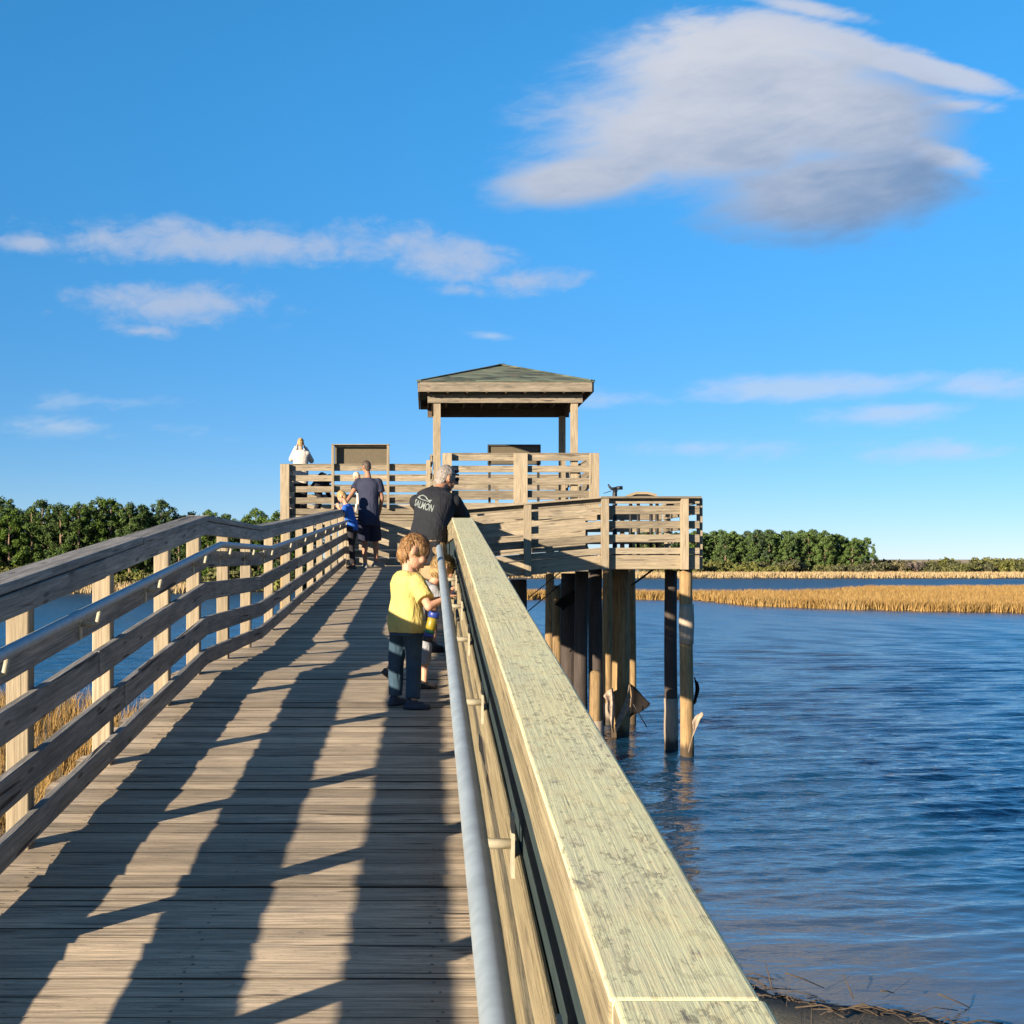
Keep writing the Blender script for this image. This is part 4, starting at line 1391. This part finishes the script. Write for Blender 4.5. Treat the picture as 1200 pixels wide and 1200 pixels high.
railing('platform_railing', 'short timber railing on the right end of the lower platform', (5.10, FY + .05), (5.10, 31.2), (-1, 0), lambda s: .08, [],
        [(.08, .10, .10), (1.9, .12, .12), (3.8, .12, .12)], PB, (-.02, .13, .038), pm, R_=1.098, rim=(-.27, -.01, .0), post_drop=.28, bevel=.004)
LB = [('rail_board', .012 + .155 * k,   .012 + .155 * k + .1535, .0, TH, M['plat']) for k in range(6)]
railing('landing_railing', 'half-shaded close-boarded timber railing closing the end of the boardwalk', (-1.62, 29.05), (.60, 29.05), (0, -1), lambda s: -.143, [],
        [.1, 1.6], LB, (-.02, .16, .038), pm, R_=1.0, bevel=.004, rim=(-.27, -.01, .0))
PS = [('rail_board', .018 + .125 * 2 * k + .115, .018 + .125 * 2 * k + .265, .0, TH, M['plat']) for k in range(4)] + [('toe_board', -.12, .02, .0, TH, M['plat'])]
railing('ramp_railing', 'open timber railing along the far side of the side ramp', (.62, 29.05), (3.2, 29.05), (0, -1), lambda s: zr(.62 + s), [],
        [.1, 1.3, 2.5], PS, (-.02, .16, .038), pm, R_=1.06, bevel=.004, rim=(-.27, -.13, .0))
railing('platform_railing', 'timber railing along the back of the lower right platform', (3.35, 31.25), (5.1, 31.25), (0, -1), lambda s: .08, [],
        [.1, .9, 1.7], PB, (-.02, .16, .038), pm, R_=1.06, bevel=.004)
railing('landing_railing', 'short timber railing joining the left railing to the end of the walk', (XL, 27.25), (XL, 29.0), (1, 0), lambda s: -.143, [],
        [.9, 1.65], PB, (-.02, .16, .038), pm, R_=1.09, bevel=.004)

# stair from the lower platform to the upper deck
st = tag(empty('stair', (2.4, 29.8, .1)), 'timber stair behind the ramp railing climbing to the upper deck', 'stairs')
bm = wbm()
for k in range(6):
    zt = .08 + .172 * (k + 1)
    x1 = 3.28 - .3 * k
    box(bm, x1 - .3, x1, 29.25, 30.4, zt - .04, zt, 'y')
    box(bm, x1 - .02, x1 + .015, 29.26, 30.39, zt - .17, zt - .042, 'y')
rebase(st, obj('tread', bm, M['plat']))
for yy in (29.21, 30.41):
    bm = wbm()
    hexa(bm, [(3.3, yy, -.1), (3.3, yy + .04, -.1), (3.3, yy + .04, .2), (3.3, yy, .2)], [(1.45, yy, .85), (1.45, yy + .04, .85), (1.45, yy + .04, 1.15), (1.45, yy, 1.15)])
    rebase(st, obj('stringer', bm, M['plat']))

# ------------------------------------------------------------------ upper deck
ud = tag(empty('upper_deck', (0, 35, ZU)), 'raised plank viewing deck carrying the roofed pavilion', 'deck')
bm = wbm()
planks(bm, .12, 3.62, 30.56, 33.98, lambda x: ZU, 'y')
planks(bm, -3.44, 3.62, 34.0, 38.2, lambda x: ZU, 'y')
rebase(ud, obj('decking', bm, M['deck']))
bm = wbm()
for yy in (30.65, 32.3, 33.9):
    box(bm, .15, 3.6, yy - .04, yy + .04, ZU - .3, ZU - .04, 'x')
for yy in (34.1, 35.5, 36.8, 38.1):
    box(bm, -3.42, 3.6, yy - .04, yy + .04, ZU - .3, ZU - .04, 'x')
rebase(ud, obj('joist', bm, M['grey']))
UB = [('fascia_board', .965, 1.10, .0, TH, M['plat']), ('rail_board', .72, .86, .0, TH, M['plat']), ('rail_board', .46, .60, .0, TH, M['plat']),
      ('rail_board', .19, .335, .0, TH, M['plat']), ('rail_board', -.06, .075, .0, TH, M['plat'])]
capu = (-.02, .05, .03)
railing('deck_railing', 'timber railing on the left front of the upper deck below the dark sign', (-3.44, 34.0), (.05, 34.0), (0, 1), lambda s: ZU, [],
        [(.11, .21, .14)], UB, capu, pm, R_=1.13, rim=(-.30, -.085, .0), post_drop=.2, post_top=1.115, bevel=.004, joint=9, jit=False)
railing('deck_railing', 'timber railing under the pavilion roof with a wide pale middle post', (.34, 30.5), (3.60, 30.5), (0, 1), lambda s: ZU, [],
        [(1.64, .29, .10), (3.19, .20, .14), (.09, .2, .14)], UB, capu, pm, R_=1.13, rim=(-.30, -.085, .0), post_drop=.12, post_top=1.115, bevel=.004, joint=9, jit=False)
railing('deck_railing', 'timber railing along the back of the upper deck', (-3.44, 38.2), (3.6, 38.2), (0, -1), lambda s: ZU, [],
        [.1, 1.8, 3.6, 5.3, 6.9], UB, capu, pm, R_=1.13, bevel=.004, jit=False)
railing('deck_railing', 'timber railing on the left end of the upper deck', (-3.42, 34.1), (-3.42, 38.1), (1, 0), lambda s: ZU, [],
        [1.4, 2.8, 3.9], UB, capu, pm, R_=1.13, bevel=.004, jit=False)
railing('deck_railing', 'timber railing on the right end of the upper deck', (3.60, 30.6), (3.60, 38.1), (-1, 0), lambda s: ZU, [],
        [1.4, 2.8, 4.4, 6.0, 7.4], UB, capu, pm, R_=1.13, bevel=.004, jit=False)
railing('deck_railing', 'timber railing beside the left pavilion post', (.12, 30.9), (.12, 33.9), (1, 0), lambda s: ZU, [],
        [1.4, 2.9], UB, capu, pm, R_=1.13, bevel=.004, jit=False)

# ------------------------------------------------------------------ pavilion
def shingles():
    m, nt, b = material('green_grey_shingles')
    pos = nt.new('ShaderNodeNewGeometry').outputs['Position']
    x, y, z = nt.sep(pos)
    row = nt.math('FLOOR', nt.math('MULTIPLY', z, 21.0))
    cell = nt.math('FLOOR', nt.math('ADD', nt.math('MULTIPLY', nt.math('ADD', x, y), 2.6), nt.math('MULTIPLY', row, .37)))
    wn = nt.new('ShaderNodeTexWhiteNoise', noise_dimensions='2D')
    nt.put(wn.inputs['Vector'], nt.comb(cell, row))
    r = wn.outputs['Value']
    c = nt.mix(r, (0.018, 0.030, 0.025), (0.115, 0.140, 0.100))
    c = nt.mix(nt.mr(nt.noise(pos, 5, 5, .7), .5, .75), c, (0.13, 0.10, 0.07))
    fr = nt.math('FRACT', nt.math('MULTIPLY', z, 21.0))
    c = nt.mix(nt.mr(fr, 0.0, 0.16, .8, 0), c, (0.03, 0.03, 0.03))
    nt.put(b.inputs['Base Color'], c)
    b.inputs['Roughness'].default_value = .9
    nt.put(b.inputs['Normal'], nt.bump(nt.math('ADD', fr, r), .6, .03))
    return m
M['shingle'] = shingles()
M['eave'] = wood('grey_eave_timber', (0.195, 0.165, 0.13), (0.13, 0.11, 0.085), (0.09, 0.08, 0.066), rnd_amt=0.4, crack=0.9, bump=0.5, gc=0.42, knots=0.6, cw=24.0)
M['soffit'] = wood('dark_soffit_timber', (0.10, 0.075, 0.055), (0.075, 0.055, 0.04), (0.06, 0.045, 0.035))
pv = tag(empty('pavilion', (1.66, 32, ZU)), 'square open pavilion with low hipped shingle roof on timber posts', 'pavilion')
EX0, EX1, EY0, EY1 = -.165, 3.485, 30.2, 33.8
ZF0, ZF1, ZP = 3.50, 3.70, 4.30
cxp, cyp = (EX0 + EX1) / 2, (EY0 + EY1) / 2
bm = bmesh.new()
o_ = .03
bot = [bm.verts.new(p) for p in ((EX0 - o_, EY0 - o_, ZF1), (EX1 + o_, EY0 - o_, ZF1), (EX1 + o_, EY1 + o_, ZF1), (EX0 - o_, EY1 + o_, ZF1))]
top_ = [bm.verts.new(p) for p in ((EX0 - o_, EY0 - o_, ZF1 + .03), (EX1 + o_, EY0 - o_, ZF1 + .03), (EX1 + o_, EY1 + o_, ZF1 + .03), (EX0 - o_, EY1 + o_, ZF1 + .03))]
pk = bm.verts.new((cxp, cyp, ZP))
for k in range(4):
    k2 = (k + 1) % 4
    bm.faces.new((bot[k], bot[k2], top_[k2], top_[k]))
    bm.faces.new((top_[k], top_[k2], pk))
bm.faces.new(bot[::-1])
roof = rebase(pv, obj('roof', bm, M['shingle']))
bm = wbm()
for k in range(4):
    p = Vector((((EX0, EX1, EX1, EX0)[k]), (EY0, EY0, EY1, EY1)[k], ZF1 + .035))
    beam(bm, p, (cxp, cyp, ZP + .015), .14, .03)
rc = rebase(pv, obj('hip_ridge', bm, M['shingle']))
bm = wbm()
for k in range(4):
    a = ((EX0, EY0), (EX1, EY0), (EX1, EY1), (EX0, EY1))
    p, q = Vector((*a[k], 0)), Vector((*a[(k + 1) % 4], 0))
    d = (q - p).normalized()
    beam(bm, p + Vector((0, 0, (ZF0 + ZF1) / 2)) + d * .021, q + Vector((0, 0, (ZF0 + ZF1) / 2)) - d * .021, .04, ZF1 - ZF0 - .002)
rebase(pv, obj('fascia', bm, M['eave'], bevel=.004))
CW = .075
cols = [(.222, 30.62), (3.13, 30.62), (3.13, 33.33), (.222, 33.33)]
for x, y in cols:
    bm = wbm()
    box(bm, x - CW, x + CW, y - CW, y + CW, ZU + .002, 3.30, 'z')
    rebase(pv, obj('column', bm, M['tan'], bevel=.005))
ZH0, ZH1 = 3.302, 3.478
bm = wbm(); box(bm, .02, 3.30, 30.50, 30.56, ZH0, ZH1, 'x'); rebase(pv, obj('header_beam', bm, M['eave'], bevel=.004))
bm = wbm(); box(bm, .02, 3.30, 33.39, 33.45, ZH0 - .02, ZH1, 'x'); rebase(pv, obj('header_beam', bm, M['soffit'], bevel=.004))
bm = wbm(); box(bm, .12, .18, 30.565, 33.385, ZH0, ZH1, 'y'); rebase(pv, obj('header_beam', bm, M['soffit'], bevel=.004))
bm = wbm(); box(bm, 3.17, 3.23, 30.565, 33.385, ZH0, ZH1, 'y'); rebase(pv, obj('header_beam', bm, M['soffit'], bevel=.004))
for k in range(9):
    x = EX0 + .2 + (EX1 - EX0 - .4) * k / 8
    bm = wbm()
    box(bm, x - .02, x + .02, EY0 + .022, EY1 - .022, ZH1 + .003, ZH1 + .14, 'y')
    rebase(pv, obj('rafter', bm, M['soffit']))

# ------------------------------------------------------------------ signs and scope
M['panel'] = simple('olive_sign_back', (0.082, 0.067, 0.042), 0.6, var=.08)
M['frame'] = simple('dark_sign_frame', (0.025, 0.025, 0.024), 0.5)
sg = tag(empty('sign_board', at(422, 597, 33.9)), 'wide olive sign panel framed between two tan posts on the left railing', 'sign')
Yq = 33.86
for u in (390.0, 454.8):
    bm = wbm()
    x = (u - 500) * Yq / F
    box(bm, x - .03, x + .03, Yq - .03, Yq + .09, at(0, 597, Yq).z, at(0, 521.5, Yq).z, 'z')
    rebase(sg, obj('post', bm, M['tan'], bevel=.003))
xa, xb = at(388.4, 0, Yq).x, at(456.4, 0, Yq).x
bm = wbm(); box(bm, xa, xb, Yq - .06, Yq + .24, at(0, 521.4, Yq).z, at(0, 520.6, Yq).z, 'x'); rebase(sg, obj('top_trim', bm, M['tan']))
bm = wbm(); box(bm, xa + .065, xb - .065, Yq + .19, Yq + .23, at(0, 543, Yq).z, at(0, 521.6, Yq).z, 'x'); rebase(sg, obj('panel', bm, M['panel']))
bm = wbm()
box(bm, xa + .065, xb - .065, Yq + .15, Yq + .185, at(0, 523.4, Yq).z, at(0, 521.7, Yq).z, 'x')
box(bm, xa + .062, xb - .062, Yq + .12, Yq + .232, at(0, 544.3, Yq).z, at(0, 543.2, Yq).z, 'x')
rebase(sg, obj('frame', bm, M['bracket']))
sg = tag(empty('sign_board', (1.55, 36, ZU)), 'dark framed sign panel standing behind the pavilion railing', 'sign')
Yq = 35.9
xa, xb = at(571.5, 0, Yq).x, at(633.5, 0, Yq).x
bm = wbm(); box(bm, xa + .03, xb - .03, Yq, Yq + .04, at(0, 543.5, Yq).z, at(0, 522.8, Yq).z, 'x'); rebase(sg, obj('panel', bm, M['panel']))
bm = wbm()
box(bm, xa, xb, Yq - .05, Yq + .06, at(0, 523, Yq).z + .003, at(0, 521, Yq).z, 'x')
box(bm, xa, xb, Yq - .05, Yq + .06, at(0, 544.6, Yq).z, at(0, 543.6, Yq).z, 'x')
box(bm, xa, xa + .03, Yq - .05, Yq + .06, at(0, 543.5, Yq).z, at(0, 523, Yq).z, 'z')
box(bm, xb - .03, xb, Yq - .05, Yq + .06, at(0, 543.5, Yq).z, at(0, 523, Yq).z, 'z')
rebase(sg, obj('frame', bm, M['frame']))
for x in (xa + .05, xb - .05):
    bm = wbm(); box(bm, x - .03, x + .03, Yq + .07, Yq + .13, ZU + .002, at(0, 525, Yq).z, 'z'); rebase(sg, obj('leg', bm, M['frame']))

sp_ = tag(empty('spotting_scope', (3.68, 27.75, .08)), 'black viewing scope on a stand behind the lower platform railing', 'scope')
Yq = 27.75
bm = wbm()
pz = at(720.5, 580, Yq)
tube(bm, [(pz.x, Yq, .08), (pz.x, Yq, .10), (pz.x, Yq, .11), (pz.x, Yq, pz.z + .02), (pz.x, Yq, pz.z + .1)], [.14, .14, .045, .045, .04], 14)
rebase(sp_, obj('stand', bm, M['iron'], smooth=False))
bm = wbm()
q = at(729.5, 571.6, Yq); q0 = at(722.5, 572, Yq); q1 = at(717, 573, Yq); q2 = at(714.4, 570.6, Yq); q3 = at(712.6, 567.4, Yq)
tube(bm, [q, q0], [.036, .034], 14); tube(bm, [q0, q1, q2, q3], [.026, .03, .022, .012], 12)
rebase(sp_, obj('barrel', bm, M['iron']))
bm = wbm()
tube(bm, [at(720.5, 577, Yq), at(722.5, 574, Yq)], [.03, .035], 10)
tube(bm, [at(716, 575.5, Yq), at(707, 578.2, Yq)], [.007, .006], 6)
rebase(sp_, obj('yoke', bm, M['iron']))
# low reading stand on dark legs
M['reading'] = simple('tan_panel', (0.230, 0.180, 0.115), .7)
rs = tag(empty('reading_stand', (4.3, 29.6, .08)), 'low peaked tan-topped stand on dark legs behind the lower platform railing', 'stand')
Yq = 29.6
a = [at(736, 579.6, Yq), at(743, 577, Yq), at(756, 577, Yq), at(767, 579.8, Yq)]
bm = wbm()
for p, q in zip(a, a[1:]):
    hexa(bm, [p + Vector((0, -.3, -.05)), p + Vector((0, .3, -.05)), p + Vector((0, .3, 0)), p + Vector((0, -.3, 0))],
         [q + Vector((0, -.3, -.05)), q + Vector((0, .3, -.05)), q + Vector((0, .3, 0)), q + Vector((0, -.3, 0))])
rebase(rs, obj('top', bm, M['reading']))
bm = wbm()
for p, q in zip(a, a[1:]):
    hexa(bm, [p + Vector((0, -.26, -.14)), p + Vector((0, .26, -.14)), p + Vector((0, .26, -.052)), p + Vector((0, -.26, -.052))],
         [q + Vector((0, -.26, -.14)), q + Vector((0, .26, -.14)), q + Vector((0, .26, -.052)), q + Vector((0, -.26, -.052))])
rebase(rs, obj('frame', bm, M['iron']))
for u in (739, 748, 763, 770):
    bm = wbm()
    p = at(u, 590, Yq)
    tube(bm, [(p.x, Yq, .082), (p.x, Yq, 1.17)], .035, 8)
    rebase(rs, obj('leg', bm, M['iron']))

# ------------------------------------------------------------------ piles
def pile(u, Y, r, ztop, mat, label, flaps=(), dome=False, lean=0.0, wrap=None):
    x = (u - 500) * Y / F
    root = tag(empty('pile', (x, Y, ZW)), label, 'pile', 'timber piles under the platform')
    bm = wbm()
    n = 14
    pts, rs = [], []
    for i in range(n):
        t = i / (n - 1)
        z = ZW - 1.2 + (ztop - ZW + 1.2) * t
        pts.append((x + lean * t + .012 * math.sin(t * 5 + u), Y, z)); rs.append(r * (1.08 - .12 * t))
    if dome:
        for k, q in ((.04, .94), (.075, .75), (.10, .4)):
            pts.append((pts[n - 1][0], Y, ztop + k)); rs.append(r * q)
    tube(bm, pts, rs, 18)
    rebase(root, obj('shaft', bm, mat))
    if wrap:
        z0, z1, wm = wrap
        bm = wbm()
        k = [z0 + (z1 - z0) * i / 6 for i in range(7)]
        tube(bm, [(x + lean * .3, Y, z) for z in k], [r * 1.12 + .006 * math.sin(z * 9) for z in k], 18)
        rebase(root, obj('sleeve', bm, wm))
    for pts2, fm_ in flaps:
        bm = bmesh.new()
        # thin torn sheet, subdivided and curled, with real thickness
        A_, B_, C_, D_ = [at(*p) for p in pts2]
        nn = 6
        g = [[A_.lerp(B_, i / nn).lerp(D_.lerp(C_, i / nn), j / nn) + Vector((.03 * math.sin(math.pi * j / nn * 1.5), .09 * math.sin(math.pi * i / nn) * (1 - .5 * j / nn), .02 * math.sin(5.0 * i / nn))) for i in range(nn + 1)] for j in range(nn + 1)]
        vv = [[bm.verts.new(p) for p in row] for row in g]
        for j in range(nn):
            for i in range(nn):
                bm.faces.new((vv[j][i], vv[j][i + 1], vv[j + 1][i + 1], vv[j + 1][i]))
        f_ = rebase(root, obj('torn_sheet', bm, fm_, smooth=True))
        sm = f_.modifiers.new('solid', 'SOLIDIFY'); sm.thickness = .012
    return root
DK, BR, PA = M['pile_dark'], M['pile'], M['pile_pale']
pile(652.5, 31.5, .105, -.58, BR, 'golden sunlit pile with a flat top left of the dark cluster')
pile(644, 33.0, .10, ZU - .31, BR, 'slim tan pile just left of the golden flat-topped pile')
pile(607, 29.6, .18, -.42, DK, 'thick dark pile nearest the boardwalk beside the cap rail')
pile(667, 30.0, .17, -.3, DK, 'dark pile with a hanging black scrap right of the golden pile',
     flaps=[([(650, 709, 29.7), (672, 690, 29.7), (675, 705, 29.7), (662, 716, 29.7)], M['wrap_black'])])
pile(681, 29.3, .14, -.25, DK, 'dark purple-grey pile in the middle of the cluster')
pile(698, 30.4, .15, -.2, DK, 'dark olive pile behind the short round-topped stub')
pile(698.5, 26.75, .115, -2.16, BR, 'short cut-off pile with a rounded top and pale base', dome=True, wrap=(ZW - .4, -3.0, PA))
pile(712, 32.6, .12, -.2, BR, 'tan pile lit low down behind the thick wrapped pile', wrap=(ZW - .3, -3.25, PA))
pile(727, 30.5, .185, -.2, BR, 'thickest brown pile with torn black sheet hanging at its foot',
     flaps=[([(738, 801, 30.2), (762, 823, 30.2), (752, 834, 30.2), (739, 842, 30.2)], M['wrap_black']),
            ([(737, 802, 30.15), (740, 818, 30.2), (724, 858, 30.2), (722, 850, 30.15)], M['wrap_pale']),
            ([(707, 816, 30.2), (718, 805, 30.2), (721, 858, 30.2), (713, 832, 30.2)], M['wrap_pale'])])
pile(741, 33.0, .075, ZU - .31, BR, 'thin brown pile at the right edge of the cluster')
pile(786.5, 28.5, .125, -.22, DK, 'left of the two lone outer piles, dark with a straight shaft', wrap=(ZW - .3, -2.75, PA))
pile(804.5, 27.45, .125, -.2, BR, 'right of the two lone outer piles, with a pale torn sheet at its foot',
     flaps=[([(811, 846, 27.2), (823, 833, 27.15), (822, 843, 27.1), (808, 884, 27.25)], M['wrap_pale']),
            ([(813, 794, 27.4), (818, 798, 27.4), (818, 822, 27.4), (813, 832, 27.4)], M['wrap_black'])], wrap=(-1.62, -.86, PA))
pile(335, 34.1, .13, ZU - .31, BR, 'pile under the left corner of the upper deck')
for k, (a_, b_, yq, lab) in enumerate((((588, 742), (672, 672), 28.4, 'long thin rusty tie rod slanting across the gold pile'), ((620, 700), (660, 668), 30.5, 'short thin tie rod beside the dark nearest pile'),
                         ((740, 686), (766, 667), 28.6, 'short dark brace under the right platform'), ((742, 825), (758, 852), 30.0, 'thin rod poking from the torn black sheet'))):
    bm = wbm()
    tube(bm, [at(*a_, yq), at(*b_, yq + .2)], .022 if k == 2 else .011, 8)
    tag(obj('tie_rod', bm, M['iron']), lab, 'rod', 'tie rods between the piles')
